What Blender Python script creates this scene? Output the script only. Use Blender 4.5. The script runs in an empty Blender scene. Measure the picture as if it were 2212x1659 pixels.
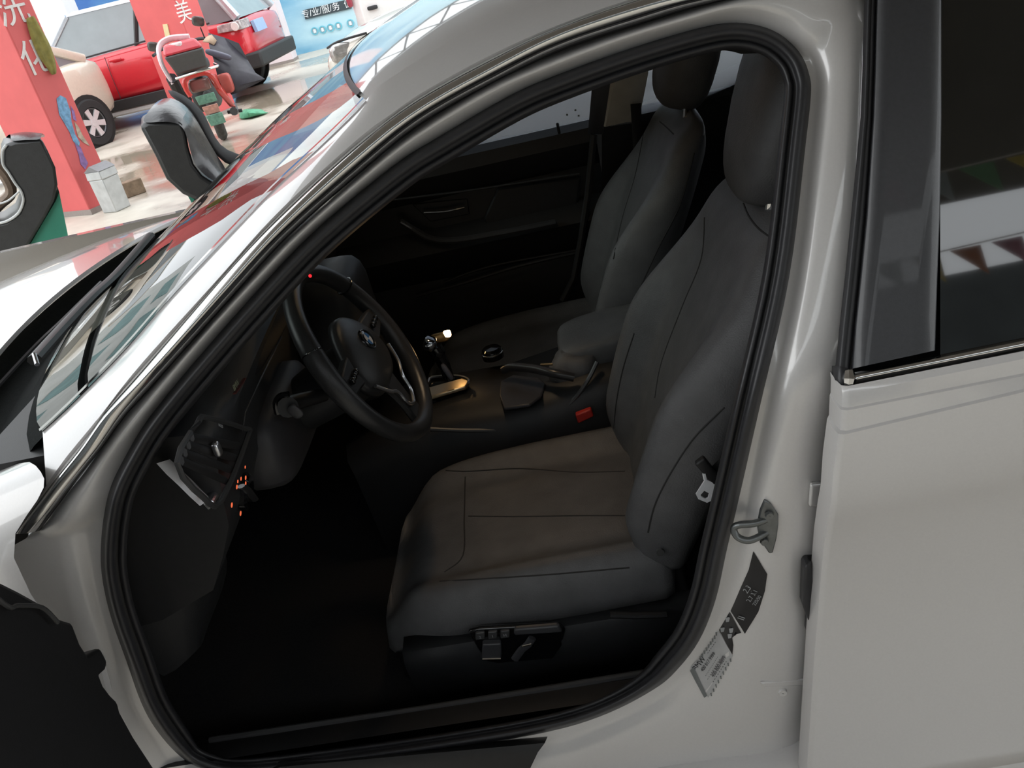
import bpy, bmesh, math, random
from mathutils import Vector, Matrix
random.seed(11)
SC = bpy.context.scene
COL = SC.collection
# ------------------------------------------------------------------ camera
W, H, FPX = 2212, 1659, 1918.35
EYE = Vector((1.415, -.907, 1.509))
_y, _p, _r = (math.radians(a) for a in (7.127, 27.089, 14.296))
FWD = Vector((-math.sin(_y)*math.cos(_p), math.cos(_y)*math.cos(_p), -math.sin(_p)))
_R0 = Vector((math.cos(_y), math.sin(_y), 0)); _U0 = _R0.cross(FWD)
RGT = _R0*math.cos(_r) - _U0*math.sin(_r)
UPV = _R0*math.sin(_r) + _U0*math.cos(_r)
cd = bpy.data.cameras.new('camera'); cam = bpy.data.objects.new('camera', cd); COL.objects.link(cam)
cd.sensor_width = 36; cd.sensor_fit = 'HORIZONTAL'; cd.lens = FPX/W*36; cd.clip_start = .02; cd.clip_end = 300
m = Matrix((RGT, UPV, -FWD)).transposed().to_4x4(); m.translation = EYE
cam.matrix_world = m
SC.camera = cam
# ------------------------------------------------------------------ sky and exposure
wd = bpy.data.worlds.new('overcast_sky'); SC.world = wd; wd.use_nodes = True
bg = wd.node_tree.nodes['Background']; bg.inputs[0].default_value = (.93, .97, 1, 1); bg.inputs[1].default_value = 1.6
SC.view_settings.view_transform = 'Standard'; SC.view_settings.look = 'None'
SC.view_settings.gamma = 1; SC.view_settings.use_curve_mapping = False
SC.view_settings.exposure = 0.75
sl = bpy.data.lights.new('veiled_sun', 'SUN'); sl.energy = .3; sl.angle = math.radians(40); sl.color = (1, .98, .95)
slo = bpy.data.objects.new('veiled_sun', sl); COL.objects.link(slo); slo.rotation_euler = Vector((.88, .30, -.55)).to_track_quat('-Z', 'Y').to_euler(); slo.location = (-10, -4, 12)
SC.cycles.max_bounces = 8
SC.cycles.transparent_max_bounces = 12

# ------------------------------------------------------------------ sight lines to places in the scene
def ray(u, v): return FWD*FPX + RGT*(u-W/2) - UPV*(v-H/2)
def at_y(u, v, y): r = ray(u, v); return EYE + r*((y-EYE.y)/r.y)
def at_z(u, v, z=0.): r = ray(u, v); return EYE + r*((z-EYE.z)/r.z)
def at_x(u, v, x): r = ray(u, v); return EYE + r*((x-EYE.x)/r.x)
def on(u, v, g, off=0.):
    y = .1
    for i in range(40):
        p = at_y(u, v, y); y = .5*y + .5*(g(p)+off)
    return at_y(u, v, y)
def plane_hit(u, v, o, n):
    r = ray(u, v); o = Vector(o); n = Vector(n); return EYE + r*((o-EYE).dot(n)/r.dot(n))
def skin(p):      # outer skin of the driver side: tumblehome above the belt, taper to the front
    z = p.z
    y = .015 + (.55*(z-.95) if z > .95 else .03*(.95-z))
    return y + max(0, 1.1-p.x)*.06

# ------------------------------------------------------------------ materials
MATS = {}
def mat(name, col, rough=.5, metal=0., coat=0., var=.06, nscale=30., bump=0., bscale=200., emit=0., spec=.5, trans=0.):
    if name in MATS: return MATS[name]
    m = bpy.data.materials.new(name); m.use_nodes = True; MATS[name] = m
    nt = m.node_tree; b = nt.nodes['Principled BSDF']
    b.inputs['Roughness'].default_value = rough; b.inputs['Metallic'].default_value = metal
    b.inputs['Coat Weight'].default_value = coat; b.inputs['Coat Roughness'].default_value = .04
    b.inputs['Specular IOR Level'].default_value = spec
    tc = nt.nodes.new('ShaderNodeTexCoord'); nz = nt.nodes.new('ShaderNodeTexNoise'); nz.inputs['Scale'].default_value = nscale
    nz.inputs['Detail'].default_value = 3
    rp = nt.nodes.new('ShaderNodeValToRGB')
    lo = [max(0, c*(1-var)) for c in col]; hi = [min(1, c*(1+var)) for c in col]
    rp.color_ramp.elements[0].color = (*lo, 1); rp.color_ramp.elements[1].color = (*hi, 1)
    rp.color_ramp.elements[0].position = .3; rp.color_ramp.elements[1].position = .7
    L = nt.links.new
    L(tc.outputs['Object'], nz.inputs['Vector']); L(nz.outputs['Fac'], rp.inputs['Fac']); L(rp.outputs['Color'], b.inputs['Base Color'])
    if bump:
        n2 = nt.nodes.new('ShaderNodeTexNoise'); n2.inputs['Scale'].default_value = bscale; n2.inputs['Detail'].default_value = 4
        bp = nt.nodes.new('ShaderNodeBump'); bp.inputs['Strength'].default_value = bump; bp.inputs['Distance'].default_value = .004
        L(tc.outputs['Object'], n2.inputs['Vector']); L(n2.outputs['Fac'], bp.inputs['Height']); L(bp.outputs['Normal'], b.inputs['Normal'])
    if emit:
        b.inputs['Emission Color'].default_value = (*col, 1); b.inputs['Emission Strength'].default_value = emit
    if trans: b.inputs['Transmission Weight'].default_value = trans
    return m
def glass(name, tint, ior=1.5, haze=0., hazecol=(.5, .55, .6), rough=.0):
    if name in MATS: return MATS[name]
    m = bpy.data.materials.new(name); m.use_nodes = True; MATS[name] = m
    nt = m.node_tree; nt.nodes.clear(); L = nt.links.new
    out = nt.nodes.new('ShaderNodeOutputMaterial'); tr = nt.nodes.new('ShaderNodeBsdfTransparent'); gl = nt.nodes.new('ShaderNodeBsdfGlossy')
    fr = nt.nodes.new('ShaderNodeFresnel'); fr.inputs['IOR'].default_value = ior
    nz = nt.nodes.new('ShaderNodeTexNoise'); nz.inputs['Scale'].default_value = 6
    rp = nt.nodes.new('ShaderNodeValToRGB'); rp.color_ramp.elements[0].color = (*[c*.94 for c in tint], 1); rp.color_ramp.elements[1].color = (*[min(1, c*1.04) for c in tint], 1)
    L(nz.outputs['Fac'], rp.inputs['Fac']); L(rp.outputs['Color'], tr.inputs['Color'])
    gl.inputs['Roughness'].default_value = rough
    mx = nt.nodes.new('ShaderNodeMixShader'); base = tr
    if haze:
        df = nt.nodes.new('ShaderNodeBsdfTranslucent'); df.inputs['Color'].default_value = (*hazecol, 1)
        mh = nt.nodes.new('ShaderNodeMixShader'); mh.inputs[0].default_value = haze
        L(tr.outputs[0], mh.inputs[1]); L(df.outputs[0], mh.inputs[2]); base = mh
    L(fr.outputs[0], mx.inputs[0]); L(base.outputs[0], mx.inputs[1]); L(gl.outputs[0], mx.inputs[2]); L(mx.outputs[0], out.inputs[0])
    return m
PAINT = mat('pearl_paint', (.66, .645, .635), .32, .10, 1., .015, 300)
CHROME = mat('chrome', (.86, .86, .86), .16, 1., 0, .02)
SATIN = mat('satin_metal', (.62, .63, .66), .28, 1., 0, .03)
RUBBER = mat('black_rubber', (.026, .026, .029), .42, 0, 0, .1, 60, .05, 300)
BLACK = mat('black_plastic', (.014, .014, .015), .5, 0, 0, .1, 80, .08, 900)
GLOSSB = mat('gloss_black', (.006, .006, .007), .08, 0, .6, .1)
LEATHER = mat('black_leather', (.11, .11, .113), .5, 0, 0, .12, 25, .25, 420)
CARPET = mat('black_carpet', (.010, .010, .011), .95, 0, 0, .3, 200, .5, 900)
TRIMB = mat('door_trim_black', (.020, .021, .023), .5, 0, 0, .1, 60, .1, 700)

# ------------------------------------------------------------------ building helpers
def catmull(pts, n, closed=False):
    P = [Vector(p) for p in pts]; N = len(P); out = []
    segs = N if closed else N-1
    for i in range(segs):
        if closed: a, b, c, d = P[(i-1) % N], P[i], P[(i+1) % N], P[(i+2) % N]
        else: a, b, c, d = P[max(i-1, 0)], P[i], P[i+1], P[min(i+2, N-1)]
        for k in range(n):
            t = k/n
            out.append(.5*((2*b) + (c-a)*t + (2*a-5*b+4*c-d)*t*t + (3*b-a-3*c+d)*t**3))
    if not closed: out.append(P[-1])
    return out
def resample(pts, n):
    P = [Vector(p) for p in pts]; L = [0]
    for i in range(1, len(P)): L.append(L[-1]+(P[i]-P[i-1]).length)
    out = []; j = 0
    for k in range(n):
        s = L[-1]*k/(n-1)
        while j < len(P)-2 and L[j+1] < s: j += 1
        d = L[j+1]-L[j]; t = (s-L[j])/d if d > 1e-9 else 0
        out.append(P[j].lerp(P[j+1], min(1, max(0, t))))
    return out
class MB:
    def __init__(s): s.v = []; s.f = []
    def add(s, vs, fs):
        o = len(s.v); s.v += [Vector(p) for p in vs]; s.f += [tuple(i+o for i in f) for f in fs]; return s
    def grid(s, rows, closed=False, cap=False, flip=False):
        n = len(rows[0]); vs = [p for r in rows for p in r]; fs = []
        for i in range(len(rows)-1):
            for j in range(n if closed else n-1):
                a, b = i*n+j, i*n+(j+1) % n
                q = (a, b, b+n, a+n); fs.append(q[::-1] if flip else q)
        if cap:
            c0 = tuple(range(n)); c1 = tuple(range((len(rows)-1)*n, len(rows)*n))
            fs.append(c0 if flip else c0[::-1]); fs.append(c1[::-1] if flip else c1)
        return s.add(vs, fs)
    def box(s, c, size, M=None, taper=1.):
        c = Vector(c); x, y, z = (d/2 for d in size)
        vs = [Vector((sx*x*(taper if sz > 0 else 1), sy*y*(taper if sz > 0 else 1), sz*z)) for sz in (-1, 1) for sx, sy in ((-1, -1), (1, -1), (1, 1), (-1, 1))]
        if M is not None: vs = [M @ p for p in vs]
        return s.add([c+p for p in vs], [(3, 2, 1, 0), (4, 5, 6, 7), (0, 1, 5, 4), (1, 2, 6, 5), (2, 3, 7, 6), (3, 0, 4, 7)])
    def hexa(s, b, t): return s.add(list(b)+list(t), [(3, 2, 1, 0), (4, 5, 6, 7), (0, 1, 5, 4), (1, 2, 6, 5), (2, 3, 7, 6), (3, 0, 4, 7)])
    def tube(s, pts, r, seg=10, closed=False, flat=1., up=None):
        P = [Vector(p) for p in pts]; n = len(P); rows = []; prev = None
        rr = r if isinstance(r, (list, tuple)) else [r]*n
        for i in range(n):
            if closed: t = P[(i+1) % n]-P[i-1]
            else: t = P[min(i+1, n-1)]-P[max(i-1, 0)]
            t.normalize()
            if prev is None:
                a = Vector(up) if up else (Vector((0, 0, 1)) if abs(t.z) < .9 else Vector((1, 0, 0)))
            else: a = prev
            u = (a - t*a.dot(t)).normalized(); w = t.cross(u); prev = u
            rows.append([P[i]+(u*math.cos(2*math.pi*k/seg)*flat+w*math.sin(2*math.pi*k/seg))*rr[i] for k in range(seg)])
        if closed:
            rows.append(rows[0]); return s.grid(rows, True)
        return s.grid(rows, True, True)
    def lathe(s, prof, o, ax, seg=24, cap=False):
        o = Vector(o); ax = Vector(ax).normalized(); a = Vector((0, 0, 1)) if abs(ax.z) < .9 else Vector((1, 0, 0))
        u = (a-ax*a.dot(ax)).normalized(); w = ax.cross(u)
        return s.grid([[o+ax*h+(u*math.cos(2*math.pi*k/seg)+w*math.sin(2*math.pi*k/seg))*max(r, 1e-5) for k in range(seg)] for r, h in prof], True, cap)
    def prism(s, poly, off):
        P = [Vector(p) for p in poly]; n = len(P); off = Vector(off)
        return s.add(P+[p+off for p in P], [tuple(range(n))[::-1], tuple(range(n, 2*n))]+[(i, (i+1) % n, n+(i+1) % n, n+i) for i in range(n)])
    def pad(s, c, size, e=.35, n=14, M=None, pw=None):      # rounded pillow block (super-ellipsoid)
        c = Vector(c); rows = []
        sg = lambda q, k: math.copysign(abs(q)**k, q)
        for i in range(n+1):
            th = -math.pi/2+math.pi*i/n; row = []
            for k in range(2*n):
                ph = 2*math.pi*k/(2*n)
                p = Vector((size[0]/2*sg(math.cos(th), e)*sg(math.cos(ph), e), size[1]/2*sg(math.cos(th), e)*sg(math.sin(ph), e), size[2]/2*sg(math.sin(th), e)))
                if pw: p = pw(p)
                row.append(c+(M @ p if M is not None else p))
            rows.append(row)
        return s.grid(rows, True, True)
    def build(s, name, material, parent=None, smooth=True, bevel=0, sub=0, solid=0, angle=40):
        me = bpy.data.meshes.new(name); o0 = parent_loc(parent)
        me.from_pydata([tuple(p-o0) for p in s.v], [], s.f); me.validate()
        bm = bmesh.new(); bm.from_mesh(me); bmesh.ops.remove_doubles(bm, verts=bm.verts, dist=2e-5)
        bmesh.ops.recalc_face_normals(bm, faces=bm.faces); bm.to_mesh(me); bm.free()
        o = bpy.data.objects.new(name, me); COL.objects.link(o); me.materials.append(material)
        if parent: o.parent = parent
        if smooth:
            for p in me.polygons: p.use_smooth = True
            if angle < 180:
                try: me.set_sharp_from_angle(angle=math.radians(angle))
                except Exception: pass
        if solid:
            md = o.modifiers.new('thick', 'SOLIDIFY'); md.thickness = solid; md.offset = 0
        if bevel:
            md = o.modifiers.new('bevel', 'BEVEL'); md.width = bevel; md.segments = 2; md.limit_method = 'ANGLE'; md.angle_limit = math.radians(40)
        if sub:
            md = o.modifiers.new('sub', 'SUBSURF'); md.levels = sub; md.render_levels = sub
        return o
def parent_loc(p):
    v = Vector((0, 0, 0))
    while p: v += p.location; p = p.parent
    return v
def tag(o, label, cat, group=None, kind=None):
    if label: o['label'] = label
    if cat: o['category'] = cat
    if group: o['group'] = group
    if kind: o['kind'] = kind
    return o
def thing(name, loc, label, cat, group=None):
    o = bpy.data.objects.new(name, None); COL.objects.link(o); o.location = loc; o.empty_display_size = .1
    return tag(o, label, cat, group)
def text_mesh(name, body, size, M, material, parent, depth=.001, align='CENTER'):
    cu = bpy.data.curves.new(name, 'FONT'); cu.body = body; cu.size = size; cu.extrude = depth; cu.align_x = align; cu.align_y = 'CENTER'
    t = bpy.data.objects.new(name, cu); COL.objects.link(t)
    dg = bpy.context.evaluated_depsgraph_get(); me = bpy.data.meshes.new_from_object(t.evaluated_get(dg))
    bpy.data.objects.remove(t); bpy.data.curves.remove(cu)
    o0 = parent_loc(parent); me.transform(Matrix.Translation(-o0) @ M); me.name = name
    o = bpy.data.objects.new(name, me); COL.objects.link(o); me.materials.clear(); me.materials.append(material)
    if parent: o.parent = parent
    return o
def frame(o, xd, up):        # matrix: local x along xd, local y near up, local z towards the reader
    x = Vector(xd).normalized(); z = x.cross(Vector(up)).normalized(); y = z.cross(x)
    m = Matrix((x, y, z)).transposed().to_4x4(); m.translation = Vector(o); return m
def lerp2(a, b, t): return (a[0]+(b[0]-a[0])*t, a[1]+(b[1]-a[1])*t)
# ------------------------------------------------------------------ setting: floor, mural wall, canopy
def floor_material():
    m = bpy.data.materials.new('wet_concrete'); m.use_nodes = True; nt = m.node_tree; b = nt.nodes['Principled BSDF']; L = nt.links.new
    tc = nt.nodes.new('ShaderNodeTexCoord')
    n1 = nt.nodes.new('ShaderNodeTexNoise'); n1.inputs['Scale'].default_value = .55; n1.inputs['Detail'].default_value = 6
    n2 = nt.nodes.new('ShaderNodeTexNoise'); n2.inputs['Scale'].default_value = 9; n2.inputs['Detail'].default_value = 8
    r1 = nt.nodes.new('ShaderNodeValToRGB'); r1.color_ramp.elements[0].position = .44; r1.color_ramp.elements[1].position = .56
    r1.color_ramp.elements[0].color = (.34, .29, .22, 1); r1.color_ramp.elements[1].color = (.60, .55, .47, 1)
    r2 = nt.nodes.new('ShaderNodeValToRGB'); r2.color_ramp.elements[0].color = (.8, .8, .8, 1); r2.color_ramp.elements[1].color = (1.1, 1.1, 1.1, 1)
    mx = nt.nodes.new('ShaderNodeMixRGB'); mx.blend_type = 'MULTIPLY'; mx.inputs[0].default_value = 1
    rr = nt.nodes.new('ShaderNodeValToRGB'); rr.color_ramp.elements[0].position = .44; rr.color_ramp.elements[1].position = .56
    rr.color_ramp.elements[0].color = (.08, .08, .08, 1); rr.color_ramp.elements[1].color = (.5, .5, .5, 1)
    L(tc.outputs['Object'], n1.inputs[0]); L(tc.outputs['Object'], n2.inputs[0]); L(n1.outputs[0], r1.inputs[0]); L(n2.outputs[0], r2.inputs[0])
    L(r1.outputs[0], mx.inputs[1]); L(r2.outputs[0], mx.inputs[2]); L(mx.outputs[0], b.inputs['Base Color'])
    L(n1.outputs[0], rr.inputs[0]); L(rr.outputs[0], b.inputs['Roughness'])
    return m
fl = MB().box((-5, 6, -.05), (60, 60, .1)).build('floor', floor_material(), smooth=False); tag(fl, None, None, kind='structure')
CEIL = mat('canopy_concrete', (.15, .14, .13), .9, 0, 0, .1, 3)
ce = MB().box((4.2, 2.25, 3.5), (11.4, 10.5, .25)).build('ceiling', CEIL, smooth=False); tag(ce, None, None, kind='structure')
TRS = mat('unseen_truss_steel', (.12, .11, .10), .6, .2)  # unseen truss, added to break up the sky reflected in the roof
tr = MB().box((4.2, 7.42, 3.30), (11.2, .06, .06)).build('trim_1', TRS, smooth=False); tag(tr, None, None, kind='structure')
MB().box((4.2, 7.42, 2.78), (11.2, .06, .06)).build('unseen_truss_chord', TRS, tr, smooth=False)
for k in range(36):
    x = -1.3+.31*k
    MB().tube([Vector((x, 7.42, 2.8 if k % 2 else 3.28)), Vector((x+.31, 7.42, 3.28 if k % 2 else 2.8))], .022, 6).build('unseen_truss_strut', TRS, tr)
# ------------------------------------------------------------------ the pearl grey sedan, driver side towards the camera
CAR = thing('sedan_car', (1.4, .9, 0), 'pearl grey sedan with black leather interior and its driver door standing open', 'car')
SK = -.07
STN = [  # stations round the door opening: seal outer edge, flange shoulder, outer limit of the jamb
 ((226,1108),(140,1140),(85,1146)),((240,1050),(187,1065),(145,1068)),((271,987),(235,985),(192,1008)),((324,900),(297,905),(271,900)),
 ((445,754),(420,752),(405,752)),((582,600),(560,600),(540,600)),((690,490),(665,492),(640,498)),((853,356),(812,365),(775,378)),
 ((942,300),(903,295),(880,292)),((1099,208),(1060,200),(1040,190)),((1207,161),(1180,147),(1160,135)),((1363,105),(1335,87),(1320,76)),
 ((1507,62),(1490,40),(1480,26)),((1594,49),(1590,14),(1590,-8)),((1672,67),(1690,22),(1720,-40)),((1726,112),(1758,76),(1880,-40)),
 ((1748,163),(1789,150),(1892,100)),((1751,208),(1790,210),(1890,200)),((1738,325),(1780,330),(1886,325)),((1705,600),(1745,610),(1868,600)),
 ((1643,868),(1690,880),(1830,880)),((1593,1088),(1645,1090),(1800,1060)),((1567,1197),(1620,1220),(1785,1220)),((1546,1294),(1595,1320),(1780,1400)),
 ((1510,1384),(1555,1430),(1775,1560)),((1459,1450),(1490,1510),(1765,1750)),((1412,1489),(1430,1550),(1600,1760)),((1315,1540),(1325,1600),(1420,1780)),
 ((1188,1580),(1190,1650),(1190,1800)),((953,1621),(950,1690),(940,1830)),((700,1656),(690,1730),(680,1850)),((520,1675),(500,1745),(470,1850)),
 ((434,1659),(390,1720),(330,1820)),((390,1634),(335,1680),(230,1740)),((343,1583),(290,1610),(170,1650)),((307,1522),(250,1535),(110,1560)),
 ((275,1431),(220,1435),(50,1450)),((239,1330),(185,1320),(10,1330)),((220,1240),(165,1240),(5,1240)),((219,1171),(150,1185),(20,1185))]
NST = len(STN)
def loop_px(k, n=5): return [(p.x, p.y) for p in catmull([(s[k][0], s[k][1], 0) for s in STN], n, True)]
S0 = loop_px(0); FL = loop_px(1); EO = loop_px(2); NL = len(S0)
def edepth(i):      # depth of the outer limit of the jamb behind the skin
    s = i/5
    if 15 <= s <= 25: return .065
    if s > 25: return .03
    return .036
jam = []
for lvl in range(6):
    row = []
    for i in range(NL):
        e = edepth(i); ed = e
        if lvl == 0: p = on(*S0[i], skin, .05)
        elif lvl == 1: p = on(*lerp2(S0[i], FL[i], .45), skin, .048 if i/5 > 15 else .036)
        elif lvl == 2: p = on(*FL[i], skin, .026 if i/5 > 15 else .018)
        elif lvl == 3: p = on(*lerp2(FL[i], EO[i], .35), skin, .024 if e > .05 else (.018 if i/5 < 15 else .03))
        elif lvl == 4: p = on(*lerp2(FL[i], EO[i], .75), skin, .03 if e > .05 else (.024 if i/5 < 15 else e))
        else: p = on(*(lerp2(FL[i], EO[i], 1.6) if i/5 < 14.5 else EO[i]), skin, .055 if i/5 < 14.5 else ed)
        row.append(p)
    jam.append(row)
def smooth_loop(row, k=2):
    for _ in range(k): row = [row[i-1]*.25+row[i]*.5+row[(i+1) % len(row)]*.25 for i in range(len(row))]
    return row
jam = [smooth_loop(r, 1) for r in jam]
sf = MB().grid(jam, True).build('side_frame', PAINT, CAR, angle=180, sub=1)
from mathutils.bvhtree import BVHTree
_e = sf.evaluated_get(bpy.context.evaluated_depsgraph_get()); _m = _e.to_mesh(); _o = parent_loc(CAR)
BV = BVHTree.FromPolygons([v.co+_o for v in _m.vertices], [tuple(p.vertices) for p in _m.polygons])
def jamb(u, v, off=.002):      # point on the painted frame, lifted off it by off
    h = BV.ray_cast(EYE, ray(u, v).normalized())
    if h[0] is None: return on(u, v, skin, .03)
    n = h[1] if h[1].y < 0 else -h[1]
    return h[0]+n*off
# inner return of the frame, closing the jamb towards the cabin
# rubber seal round the opening
def inward(loop, w):
    out = []; n = len(loop); cx = sum(p[0] for p in loop)/n; cy = sum(p[1] for p in loop)/n
    for i in range(n):
        a, b = loop[i-2], loop[(i+2) % n]; t = (b[0]-a[0], b[1]-a[1]); l = math.hypot(*t)
        nx, ny = -t[1]/l, t[0]/l
        if nx*(cx-loop[i][0])+ny*(cy-loop[i][1]) < 0: nx, ny = -nx, -ny
        ww = w(i) if callable(w) else w
        out.append((loop[i][0]+nx*ww, loop[i][1]+ny*ww))
    return out
def sealw(i):
    s = i/5
    return 36 if 26 <= s <= 33 else 54
SW = [sealw(i) for i in range(NL)]
for _ in range(12): SW = [(SW[i-1]+SW[i]*2+SW[(i+1) % NL])/4 for i in range(NL)]
prof = [(-.06, .06), (.0, .047), (.12, .032), (.3, .022), (.5, .03), (.66, .052), (.72, .045), (.84, .038), (1.0, .055), (1.06, .14)]
rows = []
for fr, d in prof:
    L_ = inward(S0, lambda i: SW[i]*fr)
    rows.append(smooth_loop([on(*q, skin, d) for q in L_], 2))
MB().grid(rows, True).build('door_seal', RUBBER, CAR, angle=180)
SEAL_IN = rows[-1]
# chrome moulding along pillar and roof rail
MOL = [((34,1153),(36,1154),(60,1152),(88,1146)),((108,1052),(113,1050),(140,1050),(159,1050)),((176,967),(180,967),(209,967),(222,967)),((221,900),(226,900),(251,900),(271,900)),
 ((293,819),(303,827),(311,832),(325,841)),((475,608),(493,617),(501,618),(520,624)),((595,479),(608,489),(614,496),(628,508)),((760,327),(768,343),(774,352),(786,370)),
 ((893,224),(900,239),(904,249),(913,268)),((1060,131),(1065,146),(1070,156),(1080,174)),((1200,64),(1207,74),(1213,86),(1222,107)),((1381,0),(1390,13),(1396,26),(1404,48)),((1500,-30),(1510,-16),(1516,-4),(1525,12)),
 ((1600,-45),(1640,-40),(1670,-36),(1740,-30)),((1900,-80),(1930,-75),(1950,-70),(1990,-60))]
def chain(k, n=4): return resample([(p.x, p.y, 0) for p in catmull([(s[k][0], s[k][1], 0) for s in MOL], n)], 60)
M0, M1, M2, M3 = (chain(k) for k in range(4))
def mrow(A, B, t, off): return [on(*lerp2((a.x, a.y), (b.x, b.y), t), skin, off) for a, b in zip(A, B)]
mol = [mrow(M0, M0, 0, .004), mrow(M0, M1, .15, -.006), mrow(M0, M1, .6, -.0105), mrow(M1, M1, 0, -.0105), mrow(M1, M2, .5, -.0085), mrow(M2, M2, 0, -.004), mrow(M2, M3, .35, .002), mrow(M2, M3, .6, .012)]
def rearward(rows):      # carry the rail on over the rear door
    return [r+[r[-1]+Vector((.14*k, .004*k, -.004*k-.006*k*k)) for k in range(1, 6)] for r in rows]
mol = rearward(mol)
MB().grid(mol).build('roof_moulding', CHROME, CAR, angle=180, sub=1)
ms = [mrow(M2, M3, .56, .012), mrow(M2, M3, .66, .012), mrow(M2, M3, .8, .026), mrow(M2, M3, .92, .034)]
ms = rearward(ms); RAIL_LOW = ms[-1][-8:]
MB().grid(ms).build('moulding_gasket', RUBBER, CAR, angle=180)
# painted pillar between moulding and windscreen, running into the roof rail
GPX = [(92,933),(157,873),(271,756),(372,640),(500,503),(600,400),(705,302),(787,221),(801,199),(900,132),(1007,72),(1181,0),(1380,-62),(1600,-110),(1900,-150)]
P1X = [(100,1049),(141,990),(215,900),(300,792),(473,600),(600,459),(773,300),(850,243),(900,207),(1000,150),(1099,100),(1200,56),(1357,0),(1600,-65),(1900,-105)]
def px_chain(l, n=60): return resample(catmull([(a, b, 0) for a, b in l], 4), n)
G_ = px_chain(GPX); P_ = px_chain(P1X)
def goff(k):   # the windscreen edge lies further inboard than the rail
    return .075
pr = []
for t, off in ((0, None), (.25, .05), (.6, .026), (.9, .012), (1, .008)):
    row = []
    for k in range(60):
        a, b = G_[k], P_[k]; row.append(on(*lerp2((a.x, a.y), (b.x, b.y), t), skin, goff(k) if off is None else off))
    pr.append(row)
pr.append([on(*lerp2((a.x, a.y), (b.x, b.y), .55), skin, .012) for a, b in zip(P_, M0)])
pr.append([on(*lerp2((a.x, a.y), (b.x, b.y), .9), skin, .004) for a, b in zip(P_, M0)])
pr.append([on(b.x, b.y, skin, .012) for b in M0])
pr = rearward(pr)
MB().grid(pr).build('pillar_panel', PAINT, CAR, angle=50)
GLINE = pr[0]
# far side copies of the edge lines, used by screen and roof
def far(p): return Vector((p.x + SK*(1.81-2*p.y), 1.81-p.y, p.z))
# index where the windscreen ends and the roof begins
GC = on(787, 221, skin, .075)
ki = min(range(60), key=lambda k: (GLINE[k]-GC).length)
# windscreen
def screen_pt(near, t, s):
    f = far(near); b = (1-(2*s-1)**2)
    bx = -.19*(1-t) - .075*t; bz = -.02*(1-t)+.014*t
    p = near.lerp(f, s); return p + Vector((bx, 0, bz))*(b**.85)
wsn = resample(GLINE[:ki+1], 24)
NS = 32
ws = [[screen_pt(wsn[i], i/23, j/NS) for j in range(NS+1)] for i in range(24)]
MB().grid(ws).build('windscreen', glass('windscreen_glass', (.45, .5, .48), 1.52), CAR, angle=180)
# black edge of the screen
e1 = [ws[i][0]+Vector((-.002, -.002, .003)) for i in range(24)]; e2 = [screen_pt(wsn[i], i/23, .007)+Vector((-.001, 0, .002)) for i in range(24)]
MB().grid([e1, e2]).build('windscreen_trim', GLOSSB, CAR, angle=180)
h1 = [ws[23][j]+Vector((.0, 0, .003)) for j in range(1, NS)]; h2 = [p+Vector((.004, 0, .003)) for p in h1]; h0 = [p+Vector((-.004, 0, -.002)) for p in h1]
MB().grid([h0, h1, h2]).build('screen_header_trim', BLACK, CAR, angle=180)
# roof
rr_ = resample(GLINE[ki:], 30)
roof = []
for i, p in enumerate(rr_):
    f = far(p); row = []
    for j in range(NS+1):
        s = j/NS; b = 1-(2*s-1)**2; q = p.lerp(f, s)
        q += Vector((-.075*b**.85*(1-i/29)**2.5, 0, (.014+.036*min(1, i/9))*b**(.85-.2*min(1, i/9)))); row.append(q)
    roof.append(row)
MB().grid(roof).build('roof_panel', PAINT, CAR, angle=180)
antenna = MB().pad(at_y(1010, -2, .9)+Vector((.03, 0, .01)), (.10, .05, .05), .8, 8).build('roof_antenna', GLOSSB, CAR)
# headliner under the roof
hl = [[p+Vector((0, 0, -.035)) for p in r] for r in roof]
MB().grid(hl).build('headliner', mat('headliner_cloth', (.10, .10, .10), .9), CAR, angle=180)
# bonnet
def hood_rear(s):     # s 0 driver side .. 1 passenger side
    y = .16+1.49*s; b = 1-(2*s-1)**2
    return Vector((.40+SK*y-.13*b**.8, y, .955+.02*b))
hood = []
for i in range(18):
    t = i/17; row = []
    for j in range(25):
        s = j/24; p = hood_rear(s); b = 1-(2*s-1)**2
        p.x += -1.12*t*(1-.06*(1-b)) ; p.z += -.17*t**1.7 + .012*b*(1-t)
        p.y = .905+(p.y-.905)*(1-.10*t**2); row.append(p)
    hood.append(row)
hood.insert(0, [p+Vector((.002, 0, -.008)) for p in hood[0]])
MB().grid(hood).build('bonnet', PAINT, CAR, angle=35)
# cowl under the screen
cw = []
gb = [screen_pt(wsn[0], 0, j/24) for j in range(25)]
for t, dz in ((-.15, -.006), (.0, -.012), (.12, -.035), (.4, -.05), (.72, -.03), (.9, -.012), (1.02, -.004)):
    cw.append([hood_rear(j/24).lerp(gb[j], t)+Vector((0, 0, dz)) for j in range(25)])
MB().grid(cw).build('cowl_panel', mat('cowl_plastic', (.014, .016, .016), .95, 0, 0, .15, 120, .3, 600, 0, .08), CAR, angle=60)
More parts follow.
